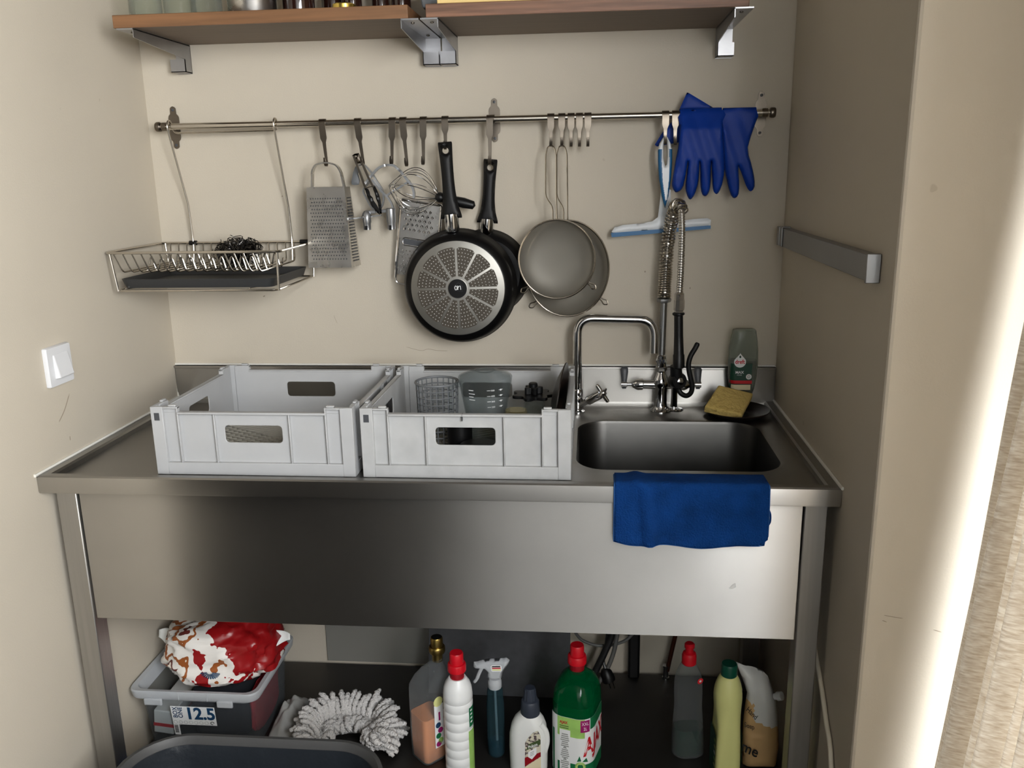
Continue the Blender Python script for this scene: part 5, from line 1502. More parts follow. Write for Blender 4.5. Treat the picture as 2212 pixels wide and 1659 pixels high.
text('lettering', 'ONE', 0.0165, 'navyink', lb, lambda a, b, t: lf(-0.0285 - b, 0.0075 + a, 0.0005), sx=0.95, weight=0.0003)
for i in range(7):
    MB().tube([lf(-0.050 + 0.0132 * i + 0.0045 * math.cos(2 * PI * k / 14), -0.0215 + 0.0045 * math.sin(2 * PI * k / 14), 0.0005) for k in range(14)], 0.0004, 4, True).build('pictogram', 'greyink', lb)
MB().tube([lf(0.0440 + 0.0042 * math.cos(2 * PI * k / 14), -0.0215 + 0.0042 * math.sin(2 * PI * k / 14), 0.0005) for k in range(12)], 0.0009, 4).build('pictogram', 'ink', lb)
lb2 = patch('label', -0.057, -0.060, -0.042, -0.029, 'whiteink', B, lf, 0.0, 2, 2)
bar = MB()
for i in range(14):
    w = 0.0006 + 0.0007 * ((i * 7) % 3)
    bar.add([lf(-0.055, -0.055 + i * 0.0018, 0.0004), lf(-0.0455, -0.055 + i * 0.0018, 0.0004), lf(-0.0455, -0.055 + i * 0.0018 + w, 0.0004), lf(-0.055, -0.055 + i * 0.0018 + w, 0.0004)], [(0, 1, 2, 3)])
o_ = bar.build('bar_print', 'ink', lb2, smooth=False, fix=False)
o_['kind'] = 'stuff'

def lump(name, c, s, m, label, cat, seed=0.0, amp=0.25, fr=9.0, zmin=None, p=3.0):
    """soft crumpled bundle"""
    vs = []
    nu, nv = 40, 24
    def f(u, w):
        a, b = 2 * PI * u, PI * (w - 0.5)
        def sp(v, e):
            return math.copysign(abs(v) ** e, v)
        d = V((sp(math.cos(b), 2 / p) * sp(math.cos(a), 2 / p), sp(math.cos(b), 2 / p) * sp(math.sin(a), 2 / p), sp(math.sin(b), 2 / p)))
        k = 1 + amp * noise.fractal(V((d.x * 1.4 + seed, d.y * 1.4, d.z * 1.4)), 0.9, 2.0, 4)
        q = V((c[0] + s[0] * d.x * k, c[1] + s[1] * d.y * k, c[2] + s[2] * d.z * k))
        if zmin is not None:
            q.z = max(q.z, zmin)
        return q
    return tag(MB().grid(f, nu, nv).build(name, m, loc=(c[0], c[1], (zmin if zmin is not None else c[2] - s[2])), ang=60), label, cat)
lump('folded_cloth', (0.205, -0.305, 0.180), (0.078, 0.098, 0.066), 'navycloth', 'black and navy folded cloth filling the clear storage box', 'cloth', 1.0, 0.10, zmin=UZ + 0.004, p=5)
g = MB().box(-0.026, -0.09, -0.032, 0.026, 0.09, 0.032).build('carton', 'white2', loc=(0, 0, 0), bevel=0.003)
g.location = (0.078, -0.33, 0.175)
g.rotation_euler = (0, 0.10, 0)
ORG[g.name] = V((0, 0, 0))
tag(g, 'white carton with a red stripe inside the left of the clear box', 'carton')
MB().box(-0.0263, -0.0905, -0.012, 0.0263, 0.0905, -0.003).build('stripe', 'redink', g, smooth=False)
lump('red_cloth', (0.292, -0.300, 0.178), (0.0095, 0.085, 0.062), 'redcloth', 'dark red cloth squeezed against the right side of the clear box', 'cloth', 4.0, 0.12, zmin=UZ + 0.004, p=4)

# crumpled red and white plastic bag on top of the box
def bag_mat():
    m = M['bagprint']
    nt = m.node_tree
    b = nt.nodes['Principled BSDF']
    tc = nd(nt, 'ShaderNodeTexCoord')
    n = nd(nt, 'ShaderNodeTexNoise')
    n.inputs['Scale'].default_value = 12
    n.inputs['Detail'].default_value = 3
    nt.links.new(tc.outputs['Object'], n.inputs['Vector'])
    sx = nd(nt, 'ShaderNodeSeparateXYZ')
    nt.links.new(tc.outputs['Object'], sx.inputs[0])
    mr = nd(nt, 'ShaderNodeMapRange')
    mr.inputs[1].default_value, mr.inputs[2].default_value = -0.10, 0.12
    mr.inputs[3].default_value, mr.inputs[4].default_value = 0.20, -0.16
    nt.links.new(sx.outputs[0], mr.inputs[0])
    ad = nd(nt, 'ShaderNodeMath')
    nt.links.new(n.outputs['Fac'], ad.inputs[0])
    nt.links.new(mr.outputs[0], ad.inputs[1])
    r = nd(nt, 'ShaderNodeValToRGB')
    r.color_ramp.interpolation = 'CONSTANT'
    e = r.color_ramp.elements
    e[0].position, e[0].color = 0.0, lin((140, 16, 20))
    e[1].position, e[1].color = 0.52, lin((226, 222, 216))
    x = e.new(0.64)
    x.color = lin((150, 84, 40))
    x = e.new(0.69)
    x.color = lin((226, 222, 214))
    x = e.new(0.76)
    x.color = lin((92, 40, 34))
    x = e.new(0.79)
    x.color = lin((222, 214, 200))
    nt.links.new(ad.outputs[0], r.inputs[0])
    nt.links.new(r.outputs[0], b.inputs['Base Color'])
bag_mat()
def bagf(u, w, off=0.0):
    a, b = 2 * PI * u, PI * (w - 0.5)
    cb, sb = math.cos(b), math.sin(b)
    d = V((math.cos(a) * cb, math.sin(a) * cb, sb))
    nn = V((math.copysign(abs(d.x) ** 0.72, d.x), math.copysign(abs(d.y) ** 0.72, d.y), math.copysign(abs(d.z) ** 0.85, d.z)))
    k = 1 + 0.16 * noise.fractal(V((d.x * 1.7 + 3, d.y * 1.7, d.z * 1.7)), 0.8, 2.1, 5)
    # folds running down the front
    k += 0.07 * abs(math.sin(d.x * 6 + d.z * 5 + 2 * noise.noise(d * 2))) * (0.6 - 0.4 * d.z) - 0.05 * abs(noise.noise(d * 4.5 + V((2, 7, 1))))
    q = V((0.198 + (0.148 + off) * nn.x * k, -0.300 + (0.105 + off) * nn.y * k, 0.336 + (0.078 + off) * nn.z * k))
    # hang to a rounded point in front, over the box opening
    if d.y < 0:
        q.z -= 0.018 * max(0, -d.y) * (1 - min(1, abs(d.x + 0.1) * 1.6))
    if q.z < 0.284 and (abs(q.x - 0.173) > 0.135 or abs(q.y + 0.308) > 0.112):
        q.z = 0.284 + 0.10 * (q.z - 0.284)
    q.z = max(q.z, 0.252)
    return q
BG = thing('plastic_bag', 'crumpled red and white printed plastic bag stuffed on top of the clear box', 'bag', (0.198, -0.30, 0.252))
MB().grid(bagf, 72, 44).build('bag_film', 'bagprint', BG, ang=50)
mb = MB()
def flap(p0, p1, p2, n=8):
    mb.grid(lambda u, w: V(p0) + (V(p1) - V(p0)) * u + (V(p2) - V(p0)) * w * (1 - u * 0.8) + V((0, -0.004 * math.sin(u * 6), 0.003 * math.sin(w * 5 + u * 3))), n, n)
flap((0.318, -0.315, 0.318), (0.372, -0.30, 0.342), (0.312, -0.29, 0.375))
mb.build('bag_corner', 'white2', BG, ang=60).modifiers.new('solid', 'SOLIDIFY').thickness = 0.001
mb = MB()
flap((0.080, -0.330, 0.300), (0.022, -0.30, 0.338), (0.085, -0.30, 0.372))
mb.build('bag_corner', 'white2', BG, ang=60).modifiers.new('solid', 'SOLIDIFY').thickness = 0.001
sh = MB()
for i in range(11):
    a = PI * (0.12 + 0.76 * i / 10)
    c0 = V((0.208, -0.414, 0.318))
    p = [c0 + V((-(0.008) * math.cos(a), 0, -(0.008) * math.sin(a))), c0 + V((-(0.026) * math.cos(a), 0.003, -(0.022) * math.sin(a)))]
    sh.tube(p, [0.0008, 0.0016], 5)
sh.build('fan_print', 'navyink', BG)

# milky bag beside the box
def mil(u, w):
    x = 0.318 + 0.082 * u
    y = -0.385 + 0.17 * w
    h = 0.050 * math.sin(PI * min(1, u * 1.02)) ** 0.7 * math.sin(PI * w) ** 0.6
    h *= 1 + 0.35 * noise.noise(V((u * 5, w * 6, 3))) + 0.2 * abs(math.sin(u * 9 + w * 5))
    return V((x, y, UZ + 0.001 + h))
g = MB().grid(mil, 26, 26).grid(lambda u, w: V((0.318 + 0.082 * u, -0.385 + 0.17 * w, UZ + 0.0006)), 2, 2).build('plastic_sack', 'bagclear', loc=(0.368, -0.30, UZ), ang=60)
tag(g, 'milky transparent plastic sack lying between clear box and mop head', 'bag')

# mop head
MP = thing('mop_head', 'white chenille mop head with fat strands spread in a horseshoe', 'mop head', (0.54, -0.37, UZ))
mc = V((0.535, -0.385, UZ))
def core(t):
    a = -0.15 * PI + 1.32 * PI * t
    return mc + V((0.068 * math.cos(a), 0.052 * math.sin(a), 0.028)), a
MB().tube([core(i / 30)[0] for i in range(31)], [0.018 + 0.006 * math.sin(PI * i / 30) for i in range(31)], 10).build('mop_base', 'mop', MP)
protos = []
rm = random.Random(11)
for k in range(4):
    L = 0.052 + 0.006 * k
    pts, rs = [], []
    for i in range(19):
        t = i / 18
        pts.append(V((L * t, 0.004 * math.sin(t * 4 + k), 0.016 * math.sin(t * PI * 0.8) - 0.010 * t * t)))
        rs.append((0.0066 + 0.0015 * math.sin(i * 2.4 + k) + 0.0008 * math.sin(i * 5.1)) * (0.7 if i == 0 else (0.62 if i == 18 else 1)))
    mb = MB().tube(pts, rs, 8)
    me = bpy.data.meshes.new('strand')
    me.from_pydata([tuple(p) for p in mb.v], [], mb.f)
    me.materials.append(M['mop'])
    me.shade_smooth()
    protos.append(me)
nS = 0
for lay in range(4):
    n_lay = (34, 40, 40, 30)[lay]
    for i in range(n_lay):
        t = (i + 0.5 * (lay % 2)) / n_lay
        p, a = core(t)
        o = bpy.data.objects.new('strand', protos[rm.randrange(4)])
        col.objects.link(o)
        o.parent = MP
        a2 = a + rm.uniform(-0.22, 0.22)
        z = (0.006, 0.016, 0.026, 0.034)[lay]
        el = (-0.02, 0.12, 0.36, 0.75)[lay] + rm.uniform(-0.12, 0.12)
        o.location = p - mc + V((0.008 * math.cos(a), 0.006 * math.sin(a), z - 0.028)) + V((mc.x - 0.54, mc.y + 0.37, 0))
        o.location.z = z + 0.013
        o.rotation_euler = (rm.uniform(-0.3, 0.3), -el, a2)
        s_ = rm.uniform(0.85, 1.12)
        o.scale = (s_, 1, 1)
        ORG[o.name] = V((0, 0, 0))
for i in range(26):
    o = bpy.data.objects.new('strand', protos[rm.randrange(4)])
    col.objects.link(o)
    o.parent = MP
    t = rm.uniform(0.0, 0.25)
    o.location = V((0.045 + rm.uniform(-0.01, 0.035), -0.035 + rm.uniform(-0.035, 0.035), 0.016 + rm.uniform(0, 0.028)))
    o.rotation_euler = (0, -rm.uniform(0.3, 1.2), rm.uniform(-1.1, 0.2))
    o.scale = (0.7, 1.15, 1.15)
    ORG[o.name] = V((0, 0, 0))

for i in range(48):
    o = bpy.data.objects.new('strand', protos[rm.randrange(4)])
    col.objects.link(o)
    o.parent = MP
    p, a = core((i + 0.5) / 48)
    o.location = p - mc + V((mc.x - 0.54, mc.y + 0.37, 0)) + V((rm.uniform(-0.006, 0.006), rm.uniform(-0.006, 0.006), 0))
    o.location.z = 0.036 + rm.uniform(0, 0.010)
    o.rotation_euler = (rm.uniform(-0.4, 0.4), rm.uniform(0.0, 0.5), a + PI + rm.uniform(-0.9, 0.9))
    o.scale = (0.55, 1.0, 1.0)
    ORG[o.name] = V((0, 0, 0))

# bin in front of the table
BN = thing('waste_bin', 'dark grey plastic bin with liner standing before the table at the lower left', 'bin', (0.467, -0.885, 0.0))
bc_ = (0.467, -0.885)
pb = [(0.0, 0.44, 0.28, 0.08), (0.004, 0.45, 0.29, 0.08), (0.335, 0.498, 0.338, 0.10), (0.337, 0.528, 0.366, 0.115), (0.350, 0.536, 0.374, 0.118), (0.360, 0.532, 0.370, 0.116), (0.3605, 0.516, 0.354, 0.108), (0.352, 0.506, 0.344, 0.104), (0.335, 0.500, 0.338, 0.10), (0.30, 0.492, 0.33, 0.098)]
MB().loft([sect(bc_, w, d, r, z, 0, 8) for z, w, d, r in pb], cap0=True, cap1=False).build('bin_body', 'binm', BN)
bi = [(0.345, 0.499, 0.337, 0.10), (0.330, 0.492, 0.330, 0.10), (0.25, 0.470, 0.31, 0.09), (0.10, 0.45, 0.29, 0.08), (0.05, 0.44, 0.28, 0.08)]
def wob(lp, k):
    return [p + V((k * noise.noise(p * 16), k * noise.noise(p * 16 + V((5, 0, 0))), 0)) for p in lp]
MB().loft([wob(sect(bc_, w, d, r, z, 0, 10), 0.006 * (i > 0) * (1 + (i > 1))) for i, (z, w, d, r) in enumerate(bi)], cap0=False, cap1=True).build('liner', 'binbag', BN)
lump('blue_bag', (0.088, -0.535, 0.130), (0.020, 0.045, 0.026), 'bluebag', 'small crumpled blue plastic bag on the undershelf behind the left leg', 'bag', 7, 0.3, zmin=UZ)

# ---------------------------------------------------------------- bottles
def bottle_root(nm, label, x, y):
    return thing(nm, label, 'bottle', (x, y, UZ))

# peach coloured cleaner, square bottle seen on its corner
P = bottle_root('cleaner_bottle', 'square clear bottle of peach orange liquid with a brass cap', 0.742, -0.405)
c, rot = (0.741, -0.405), 0.80
pr = [(UZ, 0.060, 0.060), (UZ + 0.006, 0.068, 0.068), (0.15, 0.070, 0.070), (0.27, 0.070, 0.070), (0.30, 0.069, 0.069), (0.325, 0.064, 0.064), (0.345, 0.050, 0.050), (0.358, 0.034, 0.034), (0.366, 0.026, 0.026), (0.372, 0.024, 0.024)]
MB().loft([sect((c[0] + max(0, z - 0.30) * 0.42, c[1]), w, d, 0.014 if w > 0.03 else w / 2 - 0.0005, z, rot, 6) for z, w, d in pr]).build('bottle_body', 'clearbottle', P)
MB().loft([sect(c, w - 0.005, d - 0.005, 0.012, z, rot, 6) for z, w, d in ((UZ + 0.003, 0.062, 0.062), (UZ + 0.008, 0.068, 0.068), (0.15, 0.070, 0.070), (0.226, 0.070, 0.070))]).build('liquid', 'orange', P)
MB().lathe([(0.0125, 0.366), (0.0125, 0.386), (0.0185, 0.388), (0.0195, 0.391), (0.0195, 0.401), (0.0175, 0.404), (0.0145, 0.404), (0.0145, 0.424), (0.013, 0.427), (0.0, 0.427)], (c[0] + 0.029, c[1], 0), n=32).build('cap', 'brass', P)
MB().lathe([(0.012, 0.4272), (0.011, 0.4278), (0, 0.4278)], (c[0] + 0.029, c[1], 0), n=24).build('cap_top', 'black', P)
s2 = math.sqrt(0.5)
rf = plane_fn((c[0] + 0.0355 * math.cos(rot - PI / 2), c[1] + 0.0355 * math.sin(rot - PI / 2), 0), (math.cos(rot), math.sin(rot), 0), (0, 0, 1), (math.cos(rot - PI / 2), math.sin(rot - PI / 2), 0))
patch('label', -0.006, 0.145, 0.020, 0.260, 'whiteink', P, rf, 0.0006, 2, 2)
decal('label_dot', disc_pts(0.006, 0.268, 0.013, 20), 'yellow', P, rf, 0.0009)
text('lettering', '1', 0.030, 'magentaink', P, lambda a, b, t: rf(0.008 + a, 0.218 + b, 0.0012), weight=0.001)
for k, (zz, mm) in enumerate(((0.205, 'navyink'), (0.190, 'magentaink'), (0.176, 'greenink'), (0.162, 'limeink'), (0.154, 'magentaink'))):
    decal('label_dot', disc_pts(0.004 + 0.006 * (k % 2), zz, 0.0075, 16), mm, P, rf, 0.0009)

# white ribbed bottle with red cap
P = bottle_root('cleaner_bottle', 'white ribbed bottle with a red cap, between peach bottle and sprayer', 0.824, -0.452)
c = (0.824, -0.452)
pr = [(0.030, UZ)]
z = UZ + 0.004
while z < 0.28:
    pr += [(0.0328, z), (0.0344, z + 0.003), (0.0344, z + 0.019), (0.0330, z + 0.0225)]
    z += 0.024
pr += [(0.0344, 0.300), (0.0344, 0.312), (0.0328, 0.328), (0.0290, 0.340), (0.0225, 0.350), (0.0200, 0.354)]
MB().lathe(pr, (c[0], c[1], 0), n=40).build('bottle_body', 'white', P)
MB().lathe([(0.0165, 0.350), (0.017, 0.372), (0.0165, 0.373)], (c[0], c[1], 0), n=28).build('neck', 'darkred', P)
MB().lathe([(0.0195, 0.370), (0.0215, 0.372), (0.0215, 0.386), (0.020, 0.390), (0.0162, 0.391), (0.0160, 0.414), (0.0145, 0.417), (0, 0.417)], (c[0], c[1], 0), n=32).build('cap', 'red', P)
wf = cyl_fn(c[0], c[1], 0.0346, 0.0)
patch('label', 0.033, 0.235, 0.056, 0.285, 'greenink', P, wf, 0.0, 8)
for zz in (0.245, 0.255, 0.265, 0.275):
    patch('label_line', 0.037, zz, 0.045, zz + 0.004, 'whiteink', P, wf, 0.0003, 4)
patch('label', 0.030, 0.105, 0.056, 0.225, 'limeink', P, wf, 0.0, 8)

# trigger sprayer
P = bottle_root('spray_bottle', 'slim blue tinted spray bottle with a milky trigger head', 0.903, -0.385)
c = (0.903, -0.385)
MB().lathe([(0.018, UZ), (0.0205, UZ + 0.004), (0.0215, 0.13), (0.0215, 0.235), (0.0205, 0.250), (0.019, 0.262), (0.0195, 0.270), (0.0185, 0.280), (0.015, 0.287), (0.0135, 0.292)], (c[0], c[1], 0), n=32).build('bottle_body', 'blueclear', P)
MB().lathe([(0.0, UZ + 0.003), (0.018, UZ + 0.003), (0.0195, UZ + 0.006), (0.0195, 0.14), (0, 0.14)], (c[0], c[1], 0), n=28).build('liquid', clear('blue_liquid', (90, 150, 170), (20, 80, 104), 0.5, 0.8), P)
MB().tube([(c[0], c[1], 0.29), (c[0] + 0.003, c[1], 0.12)], 0.003, 8).build('dip_tube', 'sprayhead', P)
MB().lathe([(0.0155, 0.286), (0.0165, 0.288), (0.0165, 0.304), (0.0145, 0.307), (0.0145, 0.312)], (c[0], c[1], 0), n=28).build('collar', 'sprayhead', P)
hd = [(-0.018, 0.310), (0.016, 0.310), (0.019, 0.326), (0.034, 0.350), (0.037, 0.360), (0.030, 0.3655), (-0.020, 0.3605), (-0.040, 0.3535), (-0.049, 0.352), (-0.050, 0.338), (-0.042, 0.336), (-0.026, 0.336), (-0.016, 0.328)]
MB().inflate([(c[0] + a, b) for a, b in hd], [], 0.006, 0.0115, 0.007, lambda x, z_, h: V((x, c[1] - h, z_))).build('spray_head', 'sprayhead', P, ang=60)
MB().tube(spline([(c[0] - 0.030, c[1], 0.337), (c[0] - 0.037, c[1], 0.322), (c[0] - 0.043, c[1], 0.306), (c[0] - 0.050, c[1], 0.297)], 4), [0.0045] * 8 + [0.004] * 4 + [0.003], 8).build('trigger', 'sprayhead', P)
hf_ = plane_fn((c[0] + 0.006, c[1] - 0.0122, 0.344), (1, 0, 0.06), (-0.06, 0, 1))
decal('sticker', [(p[0], p[1]) for p in rrect(0.026, 0.017, 0.004, 3)], 'whiteink', P, hf_, 0.0)
decal('sticker_band', [(-0.0115, 0.0035), (0.010, 0.0035), (0.010, 0.0065), (-0.0085, 0.0065)], 'ink', P, hf_, 0.0004)
decal('sticker_band', [(-0.010, -0.001), (0.0105, -0.001), (0.0105, 0.0022), (-0.010, 0.0022)], 'redink', P, hf_, 0.0004)
decal('sticker_band', [(-0.010, -0.0055), (0.0105, -0.0055), (0.0105, -0.0022), (-0.010, -0.0022)], 'yellow', P, hf_, 0.0004)

# white plant food bottle
P = bottle_root('plant_food_bottle', 'white bottle with tall blue-grey cap and a plant picture label', 0.990, -0.432)
c = (0.986, -0.432)
pr = [(UZ, 0.078, 0.048, 0), (UZ + 0.004, 0.088, 0.056, 0), (0.165, 0.090, 0.058, 0), (0.200, 0.088, 0.058, 0), (0.222, 0.082, 0.056, 0.001), (0.238, 0.070, 0.052, 0.002), (0.249, 0.054, 0.046, 0.003), (0.255, 0.042, 0.042, 0.004)]
MB().loft([sect((c[0] + o_, c[1]), w, d, 0.024, z_, -0.10, 7) for z_, w, d, o_ in pr]).build('bottle_body', 'white2', P)
MB().lathe([(0.020, 0.250), (0.0225, 0.252), (0.0228, 0.262), (0.0220, 0.268), (0.0215, 0.284), (0.0195, 0.288), (0.0145, 0.290), (0.0125, 0.316), (0.0115, 0.320), (0.0, 0.320)], (c[0] + 0.005, c[1], 0), n=36).build('cap', 'navycap', P)
for i in range(10):
    a = 2 * PI * i / 10
    MB().tube([(c[0] + 0.005 + 0.0145 * math.cos(a), c[1] + 0.0145 * math.sin(a), 0.290), (c[0] + 0.005 + 0.0123 * math.cos(a), c[1] + 0.0123 * math.sin(a), 0.317)], 0.0014, 5).build('cap_rib', 'navycap', P)
nf = V((math.sin(-0.10), -math.cos(-0.10), 0))
pf = plane_fn(V((c[0], c[1], 0)) + nf * 0.0293, (math.cos(-0.10), math.sin(-0.10), 0), (0, 0, 1), nf)
decal('label', [(-0.004, 0.106), (0.034, 0.106), (0.034, 0.215), (0.028, 0.228), (0.016, 0.221), (0.004, 0.206), (-0.003, 0.192)], 'fauna', P, pf, 0.0004)
decal('label_band', [(-0.001, 0.172), (0.033, 0.192), (0.033, 0.206), (0.006, 0.190)], 'oliveink', P, pf, 0.0007)
text('lettering', 'Pokon', 0.0105, 'whiteink', P, lambda a, b, t: pf(0.0165 + a * 0.94 - b * 0.25, 0.1835 + b + a * 0.5, 0.0010), sx=0.86, weight=0.0002)
decal('label_band', [(-0.004, 0.128), (0.034, 0.160), (0.034, 0.172), (-0.004, 0.152)], 'darkred', P, pf, 0.0006)
decal('label_band', [(-0.004, 0.106), (0.034, 0.106), (0.034, 0.159), (-0.004, 0.127)], 'creamink', P, pf, 0.0006)
decal('label_arrow', [(0.004, 0.168), (0.024, 0.184), (0.024, 0.166), (0.013, 0.150), (0.004, 0.155)], 'whiteink', P, pf, 0.0010)
for i, zz in enumerate((0.166, 0.162, 0.158)):
    decal('label_line', [(0.009, zz), (0.018, zz + 0.006), (0.018, zz + 0.0075), (0.009, zz + 0.0015)], 'greyink', P, pf, 0.0013)
MB().tube(spline([(c[0] + 0.028, c[1] - 0.016, 0.236), (c[0] + 0.040, c[1] - 0.012, 0.212), (c[0] + 0.0425, c[1] - 0.010, 0.185), (c[0] + 0.037, c[1] - 0.012, 0.160)], 5), 0.0085, 12).build('grip', 'white2', P)

# big green all-purpose cleaner
P = bottle_root('cleaner_bottle', 'large transparent green cleaner bottle with red cap and lime label', 1.100, -0.405)
c, rot = (1.100, -0.400), -0.28
pr = [(UZ, 0.090, 0.110), (UZ + 0.005, 0.100, 0.120), (0.16, 0.102, 0.122), (0.25, 0.102, 0.122), (0.285, 0.101, 0.121), (0.310, 0.096, 0.114), (0.330, 0.082, 0.096), (0.343, 0.060, 0.068), (0.350, 0.044, 0.046), (0.354, 0.037, 0.037)]
MB().loft([sect(c, w, d, min(0.036, w / 2 - 0.0005), z_, rot, 8) for z_, w, d in pr]).build('bottle_body', 'greenclear', P)
MB().loft([sect(c, w - 0.006, d - 0.006, 0.033, z_, rot, 8) for z_, w, d in pr[:5]]).build('liquid', 'green', P)
MB().lathe([(0.0165, 0.346), (0.0175, 0.348), (0.0175, 0.372), (0.0170, 0.373)], (c[0], c[1], 0), n=28).build('neck', 'darkred', P)
MB().lathe([(0.0195, 0.369), (0.0222, 0.371), (0.0222, 0.386), (0.0205, 0.390), (0.0165, 0.391), (0.0163, 0.413), (0.0148, 0.416), (0, 0.416)], (c[0], c[1], 0), n=32).build('cap', 'red', P)
# label wraps round the section: walk along its outline from the middle of the front side
secp = sect(c, 0.1025, 0.1225, 0.036, 0.0, rot, 24)
k0 = min(range(len(secp)), key=lambda i: (secp[i] - V((c[0] + 0.06 * math.sin(rot), c[1] - 0.06 * math.cos(rot), 0))).length)
acc = [(0.0, secp[k0])]
ccw = secp[k0:] + secp[:k0]
Lp, Ln_ = [0.0], [0.0]
for i in range(1, len(ccw)):
    Lp.append(Lp[-1] + (ccw[i] - ccw[i - 1]).length)
tot = Lp[-1] + (ccw[0] - ccw[-1]).length
def af(a, b, t=0.0):
    s_ = a % tot
    i = 0
    while i < len(Lp) - 1 and Lp[i + 1] < s_:
        i += 1
    p0, p1 = ccw[i], ccw[(i + 1) % len(ccw)]
    l = (p1 - p0).length
    q = p0 + (p1 - p0) * min(1, (s_ - Lp[i]) / max(l, 1e-6))
    tn = (p1 - p0).normalized() if l > 1e-6 else V((1, 0, 0))
    n = V((tn.y, -tn.x, 0))
    return V((q.x, q.y, b)) + n * (0.0005 + t)
A0 = 0.016
patch('label', -0.056 + A0, UZ + 0.004, 0.125 + A0, 0.262, 'whiteink', P, af, 0.0, 80, 2)
patch('label_panel', -0.030 + A0, 0.212, 0.036 + A0, 0.2615, 'limeink', P, af, 0.0003, 24)
patch('label_panel', -0.048 + A0, UZ + 0.004, -0.040 + A0, 0.222, 'greenink', P, af, 0.0003, 6)
patch('label_panel', -0.030 + A0, UZ + 0.004, 0.125 + A0, 0.142, 'greenink', P, af, 0.0003, 60)
patch('label_panel', 0.026 + A0, 0.228, 0.048 + A0, 0.259, 'magentaink', P, af, 0.0006, 12)
patch('label_panel', 0.050 + A0, 0.232, 0.125 + A0, 0.262, 'greenink', P, af, 0.0003, 40)
text('lettering', 'XXL', 0.0115, 'whiteink', P, lambda a, b, t: af(0.037 + A0 + a, 0.2465 + b, 0.0010), sx=0.75)
text('lettering', '2L', 0.0115, 'whiteink', P, lambda a, b, t: af(0.037 + A0 + a, 0.2335 + b, 0.0010), sx=0.75)
text('lettering', 'AJAX', 0.0105, 'redink', P, lambda a, b, t: af(-0.014 + A0 + a, 0.2445 + b, 0.0008), sx=0.78, weight=0.0003)
for zz in (0.2375, 0.2325):
    patch('label_line', -0.024 + A0, zz, -0.002 + A0, zz + 0.002, 'oliveink', P, af, 0.0007, 8)
text('lettering', 'AJAX', 0.064, 'redink', P, lambda a, b, t: af(0.034 + A0 + a, 0.165 + b + a * 0.20, 0.0007), align='LEFT', sx=0.62, weight=0.0020)
patch('instruction_strip', -0.024 + A0, UZ + 0.01, 0.002 + A0, 0.229, 'whiteink', P, af, 0.0006, 10)
for i in range(20):
    if i in (7, 13):
        decal('pictogram', [(-0.016 + A0, 0.2155 - i * 0.0052), (-0.006 + A0, 0.2155 - i * 0.0052), (-0.009 + A0, 0.2205 - i * 0.0052), (-0.013 + A0, 0.2205 - i * 0.0052)], 'greyink', P, af, 0.0009)
    else:
        w_ = 0.0075 + 0.003 * ((i * 5) % 4) / 3
        patch('print_line', -0.011 - w_ + A0, 0.2155 - i * 0.0052, -0.011 + w_ + A0, 0.2185 - i * 0.0052, 'greyink', P, af, 0.0009, 6)
decal('lime_slice', disc_pts(0.026 + A0, 0.136, 0.0135, 28, 0.9), 'limeink', P, af, 0.0008)
decal('lime_slice', disc_pts(0.026 + A0, 0.136, 0.0110, 28, 0.9), mat('lime_flesh', (190, 216, 130), 0.5, var=0.15, vscale=120), P, af, 0.0011)
for q in ([(0.018, 0.150), (0.024, 0.166), (0.028, 0.152)], [(0.030, 0.150), (0.040, 0.160), (0.044, 0.148)]):
    decal('leaf_print', [(a + A0, b) for a, b in q], 'greenink', P, af, 0.0009)

# clear washing-up bottle, nearly empty
P = bottle_root('dish_soap_bottle', 'clear waisted bottle with red cap and a little green liquid', 1.368, -0.352)
c = (1.368, -0.352)
pr = [(UZ, 0.066, 0.046), (UZ + 0.005, 0.076, 0.052), (0.15, 0.076, 0.052), (0.19, 0.072, 0.050), (0.235, 0.066, 0.047), (0.28, 0.068, 0.048), (0.305, 0.066, 0.047), (0.325, 0.056, 0.042), (0.342, 0.040, 0.036), (0.352, 0.030, 0.030)]
MB().loft([sect((c[0] - (z_ - 0.1) * 0.02, c[1]), w, d, min(0.023, d / 2 - 0.001, w / 2 - 0.001), z_, 0.15, 7) for z_, w, d in pr]).build('bottle_body', 'clearbottle', P)
MB().loft([sect(c, w - 0.005, d - 0.005, 0.02, z_, 0.15, 7) for z_, w, d in ((UZ + 0.003, 0.068, 0.048), (UZ + 0.007, 0.076, 0.052), (0.15, 0.075, 0.051), (0.178, 0.073, 0.050))]).build('liquid', 'darkgreen', P)
MB().lathe([(0.0145, 0.346), (0.0172, 0.349), (0.0172, 0.370), (0.015, 0.376), (0.0095, 0.379), (0.0095, 0.388), (0.012, 0.390), (0.012, 0.398), (0.009, 0.401), (0, 0.401)], (c[0] - 0.004, c[1], 0), n=28).build('cap', 'red', P)
df = plane_fn((c[0] + 0.020, c[1] - 0.0262, 0.318), (0.9, 0.3, 0), (0.15, 0.05, 1), (0.2, -1, 0))
decal('round_mark', disc_pts(0, 0, 0.0075, 20), 'redink', P, df, 0.0014)
decal('round_mark', disc_pts(0, 0, 0.003, 14), 'whiteink', P, df, 0.0018)

